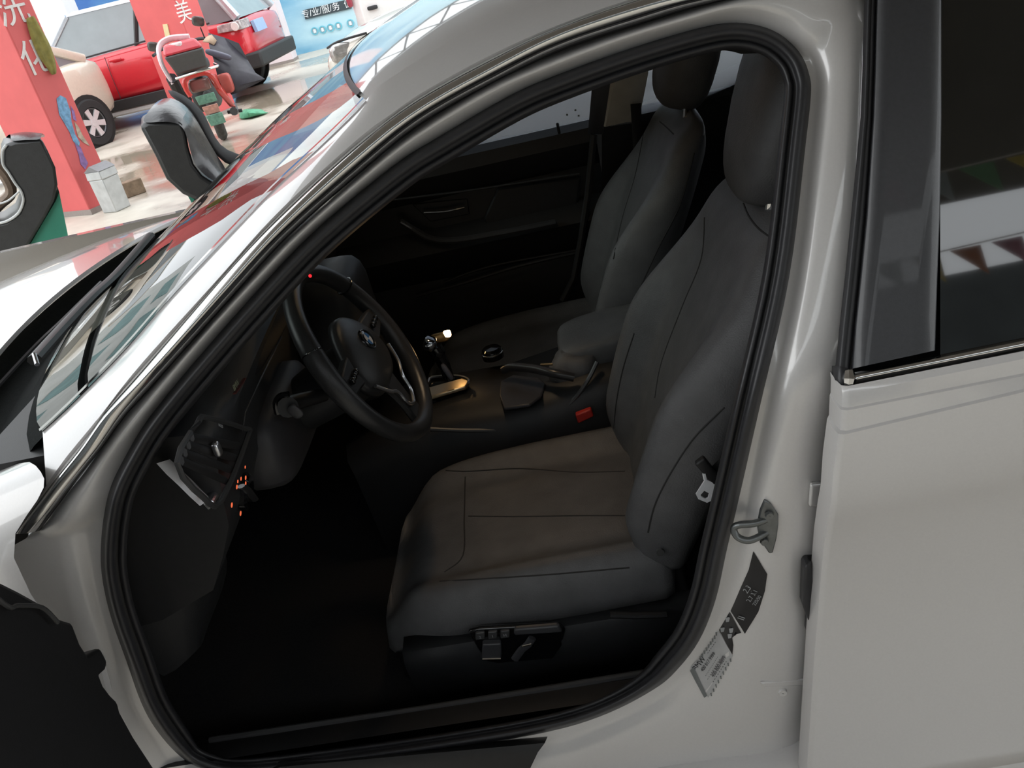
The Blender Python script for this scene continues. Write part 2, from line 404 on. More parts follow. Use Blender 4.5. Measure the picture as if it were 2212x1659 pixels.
# fender
fen = []
for t in range(9):
    x = -.75*t/8
    dy = .07*(t/8)**2
    if t == 0:
        row = [at_y(30, 1004, .17), at_y(66, 991, .10), at_y(90, 1020, .055), at_y(104, 1047, .04), at_y(60, 1112, .03), at_y(0, 1188, .012), Vector((.60, .01, .8)), Vector((.60, .02, .5))]
    else:
        row = [Vector((.38+x*.9, .165+dy, .945+.05*x)), Vector((.40+x, .13+dy, .95+.05*x)), Vector((.40+x, .09+dy, .945+.05*x)), Vector((.40+x, .05+dy, .92+.05*x)), Vector((.40+x, .02+dy, .87+.04*x)), Vector((.4+x, dy-.01, .78)), Vector((.4+x, dy-.01, .7)), Vector((.4+x, dy, .45))]
    fen.append(row)
MB().grid(fen).build('fender', PAINT, CAR, angle=180, sub=1)
# wiper
wp = [at_y(82, 792, .30), at_y(140, 725, .46), at_y(205, 655, .64), at_y(262, 600, .82), at_y(330, 520, 1.05)]
wp = [p+Vector((0, 0, .012)) for p in catmull(wp, 6)]
w1 = MB().tube(wp, [.011]*len(wp), 8, flat=.8).build('wiper', BLACK, CAR)
wa = catmull([at_y(-5, 845, .42), at_y(79, 754, .58), at_y(135, 700, .72), at_y(180, 655, .86), at_y(220, 615, 1.0)], 6)
MB().tube([p+Vector((0, 0, .006)) for p in wa], .004, 6).build('wiper_arm', mat('wiper_arm_grey', (.10, .10, .11), .3), CAR)
MB().tube([at_y(84, 785, .30)+Vector((0, 0, .016)), at_y(87, 800, .28)+Vector((0, 0, .01))], .0035, 8).build('wiper_tip', SATIN, CAR)
# sill plate
sp = []
for t in range(12):
    u = 395+(1180-395)*t/11; v0 = 1662+(1591-1662)*t/11
    if t < 3: v0 = 1668
    sp.append([on(u-0+ (3 if t == 11 else 0), v0, skin, .045), on(u-3, v0+14, skin, .012), on(u-18*(t == 11), v0+34, skin, .004), on(u-40*(t == 11), v0+80, skin, .004), on(u-60*(t == 11), v0+120, skin, .008)])
MB().grid(sp).build('sill_plate', BLACK, CAR, angle=60)
rk = []
for t in range(14):
    x = .55+2.2*t/13
    rk.append([Vector((x, .10, .285)), Vector((x, .04, .275)), Vector((x, .015, .25)), Vector((x, .02, .20)), Vector((x, .12, .16))])
MB().grid(rk).build('rocker_panel', PAINT, CAR, angle=60)
# ------------------------------------------------------------------ rear door (shut)
RX = 2.55
rows_px = [((1835,833),(2212,758),.004),((1837,850),(2212,775),-.002),((1836,880),(2212,806),-.005),((1834,886),(2212,812),-.008),((1832,930),(2212,840),-.012),((1828,938),(2212,847),-.016),((1818,1010),(2212,930),-.021),((1812,1085),(2212,1005),-.020),((1804,1125),(2212,1042),-.012),((1795,1180),(2212,1100),.004),((1775,1400),(2212,1330),.012),((1758,1640),(2212,1570),.004),((1755,1690),(2212,1618),-.003),((1754,1700),(2212,1627),-.004),((1752,1725),(2212,1652),.02)]
rd = []
def xext(a, b, x):    # point of the line a-b at x
    t = (x-a.x)/(b.x-a.x); return a+(b-a)*t
for a, b, y in rows_px:
    A = at_y(*a, y); B = at_y(*b, y+.002); row = []
    fl0 = A+Vector((-.010, .018, 0)); fl1 = A+Vector((-.008, .004, 0))
    row += [A+Vector((.004, .05, 0)), A+Vector((-.010, .04, 0)), fl0, fl1, A+Vector((-.003, .0005, 0))]
    for k in range(11): row.append(xext(A, B, A.x+(RX-A.x)*k/10))
    rd.append(row)
RDOOR = MB().grid(rd).build('rear_door', PAINT, CAR, angle=30)
pl = [((1893,-60),(2034,-60)),((1893,0),(2034,0)),((1889,150),(2034,150)),((1885,253),(2034,253)),((1870,470),(2030,470)),((1857,600),(2025,600)),((1846,700),(2022,690)),((1838,797),(2020,757))]
rows = []
for a, b in pl:
    rows.append([on(a[0], a[1], skin, .012)] + [on(*lerp2(a, b, t), skin, -.004) for t in (.03, .25, .5, .75, .97)] + [on(b[0], b[1], skin, .006)])
MB().grid(rows).build('pillar_trim', mat('satin_black', (.038, .039, .043), .38, 0, .2, .08, 200, .05, 800), RDOOR, angle=180)
rs = []
for (a, b) in pl[:-1]+[((1836,800),(0,0))]:
    w = 24 if a[1] < 400 else 30
    rs.append([on(a[0]-w-2, a[1], skin, .03), on(a[0]-w+3, a[1], skin, .014), on(a[0]-w*.62, a[1], skin, .006), on(a[0]-w*.5, a[1], skin, .014), on(a[0]-w*.3, a[1], skin, .004), on(a[0]-2, a[1], skin, .008), on(a[0]+1, a[1], skin, .02)])
MB().grid(rs).build('door_frame_seal', RUBBER, RDOOR, angle=180)
gx = []
for k in range(9):
    row = []
    for v in (-60, 150, 300, 450, 600, 700, 790):
        p = on(2031, v, lambda q: .025+.55*(q.z-.95)); row.append(p+Vector((.09*k, 0, .015*k)) if False else Vector((p.x+.09*k, p.y, p.z)))
    gx.append(row)
MB().grid(gx).build('window_glass', mat('privacy_glass', (.004, .005, .005), .02, 0, 1., .1, 5, 0, 1, 0, .6), RDOOR, angle=180)
fr_ = [[p+Vector((0, .004, .004)), Vector((p.x, p.y-.055*.45+.0, p.z-.05)), Vector((p.x, p.y-.055*.5+.02, p.z-.055))] for p in RAIL_LOW]
MB().grid(fr_).build('window_frame', BLACK, RDOOR, angle=180)
bl = [(on(1838, 806, skin, .004), on(2212, 730, skin, .004)), (on(1840, 810, skin, -.004), on(2212, 734, skin, -.004)), (on(1840, 816, skin, -.009), on(2212, 740, skin, -.009)), (on(1839, 824, skin, -.008), on(2212, 749, skin, -.008)), (on(1838, 832, skin, .002), on(2212, 758, skin, .002))]
MB().grid([[xext(a, b, a.x+.09*k) for k in range(10)] for a, b in bl]).build('belt_moulding', CHROME, RDOOR, angle=180)
MB().tube([on(1834, 804, skin, -.004), on(1835, 818, skin, -.009), on(1833, 832, skin, -.004)], [.006, .008, .006], 8).build('moulding_end_cap', CHROME, RDOOR)
MB().grid([[on(u, v, skin, d) for u, v, d in r] for r in (
  [(1797,790,.03),(1806,790,.01),(1818,792,.0),(1834,796,.004)], [(1796,815,.03),(1803,815,.006),(1818,818,-.006),(1833,820,-.002)],
  [(1800,840,.03),(1808,842,.006),(1818,846,-.006),(1832,840,0)], [(1803,862,.03),(1808,866,.012),(1818,860,.0),(1828,850,.004)])]).build('corner_rubber', RUBBER, RDOOR, angle=180)
# hinge cover, check strap and striker on the pillar
MB().prism([jamb(u, v, 0) for u, v in ((1748,1038),(1790,1034),(1788,1090),(1744,1088))], (0, -.010, 0)).build('hinge_cover', PAINT, CAR, bevel=.004)
MB().prism([jamb(u, v, 0) for u, v in ((1729,1204),(1737,1196),(1785,1192),(1785,1360),(1736,1352),(1738,1320),(1726,1286))], (0, -.022, 0)).build('door_check', RUBBER, CAR, bevel=.004)
MB().prism([jamb(u, v, 0) for u, v in ((1640,1470),(1738,1463),(1738,1476),(1650,1479))], (0, -.005, 0)).build('jamb_rib', PAINT, CAR, bevel=.002)
MB().lathe([(.001, -.004), (.006, -.004), (.007, 0)], jamb(1690, 1494, 0), (0, 1, 0), 12).build('jamb_plug', PAINT, CAR)
SGREY = mat('striker_steel', (.20, .21, .21), .38, .8, 0, .1, 90, .1, 400)
skp = [(1650,1075),(1664,1085),(1680,1108),(1680,1130),(1676,1160),(1668,1190),(1660,1192),(1638,1158),(1634,1130),(1640,1098)]
STK = MB().prism([jamb(u, v, 0) for u, v in skp], (0, -.005, 0)).build('door_striker', SGREY, CAR, bevel=.002)
A0 = jamb(1655, 1122, 0); A1 = jamb(1657, 1150, 0)
MB().tube(catmull([A0, jamb(1638, 1122, .012), jamb(1622, 1120, .022), jamb(1612, 1125, .026), jamb(1619, 1143, .026), jamb(1635, 1152, .020), A1], 5), .0048, 10).build('striker_loop', SGREY, STK)
for u, v in ((1661, 1106), (1650, 1163)):
    MB().lathe([(.006, -.002), (.005, -.006), (.001, -.006)], jamb(u, v, .004), (0, 1, 0), 8).build('screw', SGREY, STK)
# stickers on the pillar foot
def sticker(name, poly, m_, off=.0012, par=None):
    n = len(poly); cx = sum(p[0] for p in poly)/n; cy = sum(p[1] for p in poly)/n
    ring = [lerp2(poly[i], poly[(i+1) % n], k/3) for i in range(n) for k in range(3)]
    rows = [[jamb(*lerp2((cx, cy), q, t), off) for q in ring] for t in (.02, .5, 1)]
    return MB().grid(rows, True, False).build(name, m_, par or CAR, angle=180)
KB = mat('sticker_black', (.012, .012, .014), .35, 0, 0, .2)
KW = mat('sticker_silver', (.46, .46, .46), .4, 0, 0, .05, 60)
KG = mat('sticker_grey', (.16, .17, .17), .4, 0, 0, .05, 60)
KP = mat('sticker_print', (.34, .35, .36), .5)
KD = mat('sticker_ink', (.03, .03, .035), .5)
tyre = sticker('tyre_pressure_label', [(1628,1190),(1657,1239),(1652,1275),(1638,1320),(1609,1368),(1579,1319),(1600,1270),(1618,1230)], KB)
warn = sticker('warning_label', [(1577,1321),(1601,1366),(1592,1368),(1581,1378),(1584,1392),(1582,1413),(1554,1360)], KB)
serv = sticker('service_label', [(1553,1362),(1583,1416),(1530,1506),(1492,1440),(1530,1400)], KW, .0010)
sticker('label_stripe', [(1499,1438),(1527,1501),(1521,1505),(1491,1447)], KG, .0022, serv)
def jamb_M(u, v, u2, v2, off=.0022):
    p, q = jamb(u, v, off), jamb(u2, v2, off); x = (q-p).normalized()
    h = BV.ray_cast(EYE, ray(u, v).normalized()); n = h[1] if h[1].y < 0 else -h[1]
    z = (n-x*n.dot(x)).normalized(); y = z.cross(x); M_ = Matrix((x, y, z)).transposed().to_4x4(); M_.translation = (p+q)/2; return M_
for body, a, b in (('BMW', (1502,1443), (1520,1421)), ('- - - - - -', (1526,1414), (1550,1380)), ('400 817 9999', (1513,1454), (1549,1403)), ('- - - - - - - - - - - -', (1519,1466), (1556,1408)), ('- - - - - - - - - -', (1523,1474), (1560,1413)), ('400-800-8899', (1536,1466), (1570,1410)), ('- - - - - - - - -', (1534,1480), (1574,1416))):
    size = min(.012, (jamb(*b)-jamb(*a)).length/(len(body)*(.42 if '-' in body[1:2]+body[:1] else .6)))
    text_mesh('label_print', body, size, jamb_M(*a, *b), KD, serv, .0001)
for k in range(9):
    for p0, p1 in (((1513,1420), (1549,1368)), ((1536,1498), (1578,1424))):
        q = lerp2(p0, p1, k/8); MB().box(jamb(*q, .0022), (.0018, .0008, .006)).build('label_tick', KG, serv, smooth=False)
for body, size, a, b in (('2.3', .011, (1608,1282), (1622,1260)), ('2.7 3.1', .009, (1616,1298), (1634,1272)), ('225/50', .007, (1628,1306), (1642,1284)), ('II', .014, (1598,1340), (1606,1326))):
    text_mesh('label_print', body, size, jamb_M(*a, *b), KP, tyre, .0001)
for u, v in ((1574,1337), (1563,1359), (1581,1360), (1578,1372)):
    MB().box(jamb(u, v, .0022), (.006, .0006, .008)).build('label_icon', KP, warn, smooth=False)
# ------------------------------------------------------------------ front door, swung open about its hinge
dp = [(-420,1140),(-60,1225),(0,1255),(40,1275),(90,1303),(128,1335),(158,1344),(175,1390),(190,1413),(218,1397),(235,1430),(230,1447),(217,1459),(225,1480),(240,1500),(256,1515),(261,1537),(290,1590),(335,1659),(420,1780),(300,2200),(-700,2600)]
O_, N_ = (.642, 0, 0), (1, .12, 0)
poly = [plane_hit(u, v, O_, N_) for u, v in dp]
poly = [p for p in poly[:20]]+[Vector((.68, -.30, .33)), Vector((.745, -.95, .36)), Vector((.75, -1.0, .6)), Vector((.75, -1.0, .97))]
poly[0] = Vector((.69, -.35, .965))
FDOOR = MB().prism(poly, (-.06, -.01, 0)).build('front_door', BLACK, CAR, bevel=.006)
MB().prism([Vector((.58, -.03, .96)), Vector((.57, -.03, .30)), Vector((.68, -1.03, .32)), Vector((.69, -1.03, .6)), Vector((.68, -1.03, .98))], (-.05, -.006, 0)).build('door_skin', PAINT, FDOOR, bevel=.01)
MB().tube(catmull([plane_hit(-120, 1190, (.655, 0, 0), N_), plane_hit(8, 1304, (.655, 0, 0), N_), plane_hit(40, 1308, (.655, 0, 0), N_), plane_hit(90, 1312, (.655, 0, 0), N_), plane_hit(125, 1345, (.655, 0, 0), N_)], 5), .003, 8).build('door_edge_bead', mat('bead_grey', (.05, .05, .05), .3), FDOOR)
MB().tube(catmull([(.60, -.04, .97), (.63, -.25, 1.16), (.655, -.55, 1.33), (.68, -.85, 1.37), (.69, -1.0, 1.30), (.69, -1.03, .97)], 6), .02, 8, flat=1.4).build('window_frame', BLACK, FDOOR)
MB().tube([plane_hit(205, 1420, (.63, 0, 0), N_), Vector((.60, .03, .66))], .012, 8).build('door_hinge', PAINT, FDOOR)
# ------------------------------------------------------------------ cabin shell
def sk(x, y, z): return Vector((x+SK*y, y, z))
# carpet, tunnel and bulkhead
MB().grid([[Vector((.28, .10, .90)), Vector((.28, 1.79, .90))], [Vector((.30, .10, .62)), Vector((.30, 1.79, .62))], [Vector((.36, .10, .36)), Vector((.36, 1.79, .36))], [Vector((.55, .10, .27)), Vector((.55, 1.79, .27))], [Vector((2.6, .10, .27)), Vector((2.6, 1.79, .27))], [Vector((2.75, .10, .9)), Vector((2.75, 1.79, .9))]]).build('cabin_floor', CARPET, CAR, angle=30)
SILLM = BLACK
MB().grid([[Vector((x, .10, .405)), Vector((x, .14, .40)), Vector((x, .18, .37)), Vector((x, .19, .26))] for x in (.55, .8, 1.1, 1.4, 1.7)]).build('sill_trim', BLACK, CAR, angle=40)
MB().tube([Vector((.62, .155, .395)), Vector((1.0, .155, .39)), Vector((1.5, .15, .40))], .006, 8).build('sill_trim_edge', mat('edge_grey', (.05, .05, .052), .3), CAR)
# kick panel and A pillar trim on the driver side
MB().grid([[on(u, v, skin, d) for u, v, d in r] for r in (
  [(340,905,.10),(330,985,.11),(280,1060,.115),(250,1180,.12),(255,1300,.12),(330,1480,.12)],
  [(365,985,.13),(360,1040,.13),(345,1100,.14),(340,1190,.14),(345,1300,.14),(380,1450,.14)],
  [(385,1010,.14),(405,1080,.15),(415,1120,.16),(420,1200,.16),(415,1290,.16),(430,1400,.16)],
  [(440,1030,.15),(462,1110,.17),(490,1180,.2),(500,1230,.2),(480,1300,.2),(440,1390,.2)],
  [(470,1080,.3),(480,1150,.3),(490,1200,.32),(490,1240,.32),(470,1290,.32),(440,1360,.32)])]).build('kick_panel', mat('kick_black', (.014, .0145, .016), .5, 0, 0, .1, 90, .1, 600), CAR, angle=180, sub=1)
MB().tube([on(330, 1040, skin, .105), on(372, 1080, skin, .118), on(397, 1112, skin, .135)], .0022, 6).build('panel_joint', GLOSSB, CAR)
MB().tube([on(397, 1112, skin, .138), on(425, 1092, skin, .15)], .0035, 6).build('panel_joint', GLOSSB, CAR)
MB().tube([on(401, 1112, skin, .14), on(403, 1150, skin, .145)], .002, 6).build('panel_joint', GLOSSB, CAR)
ap = []
for k in range(0, NL):
    pass
IN = [SEAL_IN[i] for i in range(0, 70)]
ap = [[p for p in IN], [p+Vector((-.012, .05, -.005)) for p in IN], [p+Vector((-.05, .11, .01)) for p in IN]]
MB().grid(ap).build('pillar_lining', BLACK, CAR, angle=180)
# ------------------------------------------------------------------ dashboard
def dashprof(y):
    c = max(0, 1-((y-.535)/.26)**2)          # instrument hood in front of the driver
    return [(.50, 1.0), (.62, 1.0), (.76, .995+.03*c), (.845+.02*c, .985+.035*c), (.862+.02*c, .965+.03*c), (.850, .93), (.838, .88), (.828, .83), (.80, .78), (.76, .72), (.66, .68), (.5, .66)]
ds = []
for k in range(29):
    y = .14+1.5*k/28; ds.append([Vector((x+SK*(y-.14)*.9, y, z)) for x, z in dashprof(y)])
DASH = MB().grid(ds).build('dashboard', TRIMB, CAR, angle=60)
MB().add([p for p in ds[0]], [tuple(range(len(ds[0])))]).build('dashboard_end', BLACK, DASH, smooth=False)
# bright trim at the end of the dashboard
tp = [((338,1001),(367,992)),((360,1025),(391,1014)),((386,1049),(417,1039)),((410,1073),(439,1062)),((432,1093),(455,1077))]
def tr3(q, y): return at_y(q[0], q[1], y)
rw = [[tr3(a, .13), tr3(a, .098), tr3(lerp2(a, b, .5), .108), tr3(b, .132), tr3(b, .16)] for a, b in tp]
MB().grid(rw).build('dash_end_trim', mat('polished_trim', (.92, .92, .94), .3, .1, 0, .02), DASH, angle=40)
MB().prism([tr3(q, .119) for q in ((435,1089),(453,1079),(464,1088),(450,1105))], (0, .03, 0)).build('dash_trim_foot', SATIN, DASH, bevel=.003)
# air vent
def face(u, v, d=0.): return plane_hit(u, v, (.852+d, .3, .93), (1, .07, -.12))
vb = [(428,912),(446,902),(530,926),(536,940),(478,1082),(440,1075),(382,1000)]
MB().tube(catmull([face(*q, .004) for q in vb], 3, True), .004, 6, True).build('vent_frame', mat('vent_grey', (.045, .045, .047), .35), DASH)
for k in range(4):
    a, b = lerp2((415,945), (393,995), k/3), lerp2((520,965), (490,1040), k/3)
    MB().tube([face(*a, -.002), face(*b, -.002)], .003, 6, flat=2.2).build('vent_vane', BLACK, DASH)
MB().pad(face(469, 970, .008), (.010, .014, .022), .6, 8).build('vent_slider', SATIN, DASH)
text_mesh('vent_marking', '0 1 2 3', .006, frame(face(477, 920, .002), face(487, 925, .002)-face(467, 915, .002), (0, 0, 1)), KP, DASH, .0003)
# light switch with lit symbols
LSW = MB().lathe([(.030, -.004), (.030, .004), (.026, .008), (.024, .008), (.001, .006)], plane_hit(530, 1062, (.825, .3, .85), (1, .07, -.3)), (1, .07, -.3), 24).build('light_switch', GLOSSB, DASH)
MB().tube(catmull([plane_hit(u, v, (.836, .3, .85), (1, .07, -.3)) for u, v in ((521,1050),(532,1056),(542,1068),(551,1080))], 4), .006, 8, flat=.5).build('switch_grip', SATIN, LSW)
LIT = mat('amber_symbol', (.75, .13, .05), .5, 0, 0, .05, 10, 0, 1, .55)
for u, v, r in ((529,1009,.0022),(520,1034,.0028),(530,1032,.0032),(513,1040,.0024),(511,1052,.0032),(530,1044,.0028),(500,1091,.0036),(519,1109,.0036)):
    MB().lathe([(r, 0), (r, .001), (.0001, .0012)], plane_hit(u, v, (.838, .3, .85), (1, .07, -.3)), (1, .07, -.3), 10).build('lit_symbol', LIT, LSW)
# card with lettering lying on the dash
dm = frame(face(510, 832, .003), face(520, 816, .003)-face(500, 846, .003), (0, 0, 1))
text_mesh('dash_badge', 'BMW', .013, dm, mat('badge_cream', (.22, .23, .16), .5), DASH, .0004)
MB().tube([face(507, 850, .003), face(528, 818, .003)], .0035, 6, flat=.4).build('badge_stripe', mat('badge_red', (.10, .02, .015), .5), DASH)
MB().lathe([(.003, 0), (.0001, .002)], at_y(670, 596, .50), (0, -1, .3), 10).build('warning_lamp', mat('red_lamp', (.8, .02, .03), .5, 0, 0, 0, 5, 0, 1, .8), DASH)
# seam running along the dash face and knee panel
MB().tube([face(608, 728, .004), face(565, 815, .004), face(530, 890, .004), face(524, 930, .004)], .0015, 6).build('dash_seam', mat('seam_grey', (.05, .05, .052), .4), DASH)
kn = MB().pad((.80, .50, .80), (.10, .30, .15), .5, 10).build('knee_panel', mat('knee_grey', (.045, .044, .048), .5, 0, 0, .1, 60, .1, 700), DASH)
# instrument binnacle
MB().pad((.77, .535, .975), (.16, .40, .09), .45, 10).build('instrument_hood', BLACK, DASH)
# centre stack
MB().pad(sk(.90, .93, .78), (.16, .26, .30), .4, 10).build('centre_stack', TRIMB, DASH)
# stalk on the steering column
MB().lathe([(.001, 0), (.055, 0), (.058, .05), (.05, .14), (.001, .15)], (.97, .535, .86), (-1, 0, -.42), 24).build('steering_column', TRIMB, DASH)
st = catmull([(.915, .47, .85), at_y(628, 872, .42), at_y(622, 880, .39)], 5)
STA = MB().tube(st, [.012+.006*i/(len(st)-1) for i in range(len(st))], 12).build('indicator_stalk', BLACK, DASH)
MB().pad(at_y(638, 889, .385), (.020, .008, .028), .7, 8, Matrix.Rotation(math.radians(-30), 3, 'Y')).build('stalk_button', mat('stalk_grey', (.06, .06, .065), .4), STA)
MB().tube(catmull([at_y(600, 893, .40), at_y(596, 872, .40), at_y(606, 856, .40), at_y(624, 852, .40)], 4), .006, 8).build('stalk_collar', GLOSSB, STA)
# ------------------------------------------------------------------ steering wheel
WC = Vector((.985, .535, .888)); WT = math.radians(25)
WN = Vector((math.cos(WT), 0, math.sin(WT))); WU = Vector((0, -1, 0)); WV = WN.cross(WU)   # WU to driver's left (towards the door), WV up
def wp_(a, b, h=0.): return WC+WU*a+WV*b+WN*h
if WV.z < 0: WV = -WV
LW = mat('wheel_leather', (.028, .028, .029), .30, 0, 0, .1, 60, .12, 900)
rim = [wp_(.172*math.cos(2*math.pi*k/72), .172*math.sin(2*math.pi*k/72)) for k in range(72)]
SWH = MB().tube(rim, [.0165+.0025*max(0, math.cos(2*(2*math.pi*k/72)-.6))**2 for k in range(72)], 14, True, up=tuple(WN)).build('steering_wheel', LW, CAR)
for a in (2.62, .52):
    MB().tube([wp_(.172*math.cos(a)+.0182*math.cos(t)*math.cos(a), .172*math.sin(a)+.0182*math.cos(t)*math.sin(a), .0182*math.sin(t)) for t in [2*math.pi*k/16 for k in range(16)]], .0014, 6, True).build('rim_joint', GLOSSB, SWH)
def hubw(p): return p
hb = []
for i in range(9):
    t = i/8; r = 1-t**3*.999; row = []
    for k in range(40):
        a = 2*math.pi*k/40; rad = .088+.006*math.cos(2*a)+.006*math.cos(3*a-math.pi/2*3); row.append(wp_(rad*r*math.cos(a), rad*r*math.sin(a)*.92-.006, -.012+.032*t**.6))
    hb.append(row)
MB().grid(hb, True, True).build('airbag_cover', LW, SWH, angle=180)
for s in (-1, 1):
    MB().grid([[wp_(s*.07, .03, .006), wp_(s*.07, -.028, .006), wp_(s*.07, -.028, -.012), wp_(s*.07, .03, -.012)], [wp_(s*.12, .026, .006), wp_(s*.12, -.02, .006), wp_(s*.12, -.02, -.012), wp_(s*.12, .026, -.012)], [wp_(s*.168, .02, .004), wp_(s*.168, -.014, .004), wp_(s*.168, -.014, -.01), wp_(s*.168, .02, -.01)]], True, True).build('spoke', BLACK, SWH, bevel=.004)
    for k in range(3): MB().pad(wp_(s*(.098+.016*k), .004, .010), (.010, .012, .012), .7, 6).build('wheel_button', GLOSSB, SWH)
ls = [[wp_(s*.03, -.07, .004) for s in (1, -1)], [wp_(s*.022, -.12, .002) for s in (1, -1)], [wp_(s*.03, -.17, .0) for s in (1, -1)]]
MB().grid([[r[0], r[1], r[1]-WN*.014, r[0]-WN*.014] for r in ls], True, True).build('lower_spoke', BLACK, SWH, bevel=.004)
MB().tube(catmull([wp_(.085, -.04, .012), wp_(.06, -.072, .014), wp_(.034, -.09, .012), wp_(.026, -.12, .008), wp_(.0, -.135, .006), wp_(-.026, -.12, .008), wp_(-.034, -.09, .012), wp_(-.06, -.072, .014), wp_(-.085, -.04, .012)], 5), .0035, 8).build('spoke_trim', SATIN, SWH)
WE = WC+WV*.010-WU*.012
EM = MB().lathe([(.0001, .021), (.019, .021), (.021, .0195), (.022, .017)], WE, WN, 28).build('wheel_emblem', GLOSSB, SWH)
BLU = mat('emblem_blue', (.04, .16, .42), .3); WHI = mat('emblem_white', (.62, .64, .68), .3)
for q in range(4):
    vs = [WE+WN*.0218]+[WE+WN*.0218+(WU*math.cos(a)+WV*math.sin(a))*.0125 for a in [q*math.pi/2+math.pi/2*k/8 for k in range(9)]]
    MB().add(vs, [(0, k, k+1) for k in range(1, 9)]).build('emblem_quarter', WHI if q % 2 == 0 else BLU, EM, smooth=False)
MB().tube([WE+WN*.0215+(WU*math.cos(a)+WV*math.sin(a))*.0195 for a in [2*math.pi*k/28 for k in range(28)]], .0012, 6, True).build('emblem_ring', mat('emblem_grey', (.10, .11, .12), .3, .8), EM)
# ------------------------------------------------------------------ centre console
cs = []
for x, zt, w in ((.80, .56, .13), (.92, .585, .135), (1.06, .59, .135), (1.18, .585, .14), (1.28, .60, .14), (1.38, .62, .13), (1.55, .62, .12)):
    cx = .895; o = SK*.0
    cs.append([Vector((x+.02, cx-w, .27)), Vector((x+.01, cx-w-.005, zt-.07)), Vector((x, cx-w+.008, zt-.03)), Vector((x, cx-w+.035, zt-.004)), Vector((x, cx, zt)), Vector((x, cx+w-.035, zt-.004)), Vector((x, cx+w, zt-.05)), Vector((x, cx+w, .27))])
CON = MB().grid(cs).build('centre_console', BLACK, CAR, angle=60)
MB().tube(catmull([at_y(930, 927, .765), at_y(1020, 930, .765), at_y(1120, 925, .765), at_y(1190, 900, .765), at_y(1235, 868, .77), at_y(1268, 825, .78), at_y(1290, 782, .80)], 5), .005, 8).build('console_edge', mat('console_grey', (.045, .045, .047), .35), CON)
def ctop(u, v, dz=0.): return at_z(u, v, .597+dz)
gt = [(917,852),(925,845),(1008,822),(1015,831),(1008,842),(922,868)]
GT = MB().prism([ctop(*q) for q in gt], (0, 0, .010)).build('gear_trim', mat('warm_lit_silver', (.70, .55, .36), .3, 1., 0, .03), CON, bevel=.003)  # silver trim, warm lamplight put into its colour
MB().tube(catmull([ctop(925, 828, .012), ctop(933, 815, .012), ctop(985, 812, .012), ctop(1010, 818, .012), ctop(1012, 826, .012)], 4), .0035, 8).build('gear_trim_rim', SATIN, CON)
MB().prism([ctop(*q) for q in ((928,840),(936,818),(984,814),(1006,820),(996,832))], (0, 0, .006)).build('gear_gate', GLOSSB, CON, smooth=False)
lv = [at_y(970, 820, .885), at_y(962, 795, .885), at_y(950, 770, .885), at_y(938, 750, .885)]
GLV = MB().tube(catmull(lv, 4), [.011]*5+[.012]*4+[.016]*4, 12, flat=1.2).build('gear_selector', GLOSSB, CON)
MB().pad(at_y(928, 742, .885), (.030, .035, .030), .6, 8, Matrix.Rotation(.5, 3, 'Y')).build('selector_cap', mat('selector_chrome', (.5, .54, .6), .12, 1.), GLV)
MB().pad(at_y(966, 803, .87), (.012, .012, .045), .6, 8, Matrix.Rotation(-.3, 3, 'Y')).build('selector_stem', mat('stem_grey', (.12, .12, .14), .3), GLV)
for k, u in enumerate((938, 956, 970)): MB().pad(ctop(u, 868-6*k, -.012), (.012, .010, .008), .6, 6).build('console_button', mat('button_grey', (.06, .06, .062), .3), CON)
KN = MB().lathe([(.026, 0), (.027, .012), (.024, .016), (.024, .022), (.020, .026), (.001, .027)], at_z(1066, 772, .605), (0, 0, 1), 24).build('control_knob', GLOSSB, CON)
MB().tube([at_z(1066, 772, .605)+Vector((.0255*math.cos(a), .0255*math.sin(a), .014)) for a in [2*math.pi*k/24 for k in range(24)]], .0018, 6, True).build('knob_ring', CHROME, KN)
MB().prism([ctop(u, v, -.004) for u, v in ((1082,830),(1110,815),(1165,822),(1180,835),(1170,862),(1145,880),(1090,888),(1080,860))], (0, 0, .008)).build('storage_lid', mat('lid_grey', (.040, .040, .046), .45, 0, 0, .1, 90, .1, 800), CON, bevel=.003)
MB().tube(catmull([ctop(1088, 800, .03), ctop(1105, 793, .04), ctop(1150, 796, .045), ctop(1195, 806, .045), ctop(1240, 815, .03)], 4), [.010]*17, 10).build('handbrake_lever', mat('lever_grey', (.03, .03, .032), .3), CON)
MB().tube([ctop(1168, 788, .045), ctop(1194, 787, .045)], .003, 6).build('handbrake_trim', mat('brass_reflect', (.6, .5, .35), .2, 1.), CON)
def crumple(p): return p*(1+.10*math.sin(p.x*90)*math.cos(p.z*70+p.y*40))
MB().pad(at_y(1245, 800, .86), (.12, .10, .10), .7, 12, None, crumple).build('handbrake_gaiter', LEATHER, CON)
MB().pad(Vector((1.46, .93, .635)), (.30, .19, .08), .35, 12, Matrix.Rotation(math.radians(-6), 3, 'Y')).build('armrest', LEATHER, CON)
# added glowing pad imitating a warm glint at the centre stack foot
GLINTC = at_y(966, 721, 1.0)
GLINTM = mat('warm_glint_glow', (1., .62, .26), .4, 0, 0, .05, 10, 0, 1, 16.)
MB().pad(GLINTC, (.018, .012, .016), .5, 8).build('warm_glint', GLINTM, CON)
MB().pad(GLINTC+Vector((-.02, .0, -.006)), (.045, .012, .024), .5, 8).build('glint_backing', mat('glint_gold', (.7, .45, .2), .3, 1.), CON)  # gold pad widens the added glint
bk = MB().prism([at_y(u, v, .742) for u, v in ((1243,897),(1277,884),(1283,900),(1249,916))], (0, .015, 0)).build('belt_buckle', mat('buckle_red', (.55, .03, .02), .4), CAR, bevel=.003)
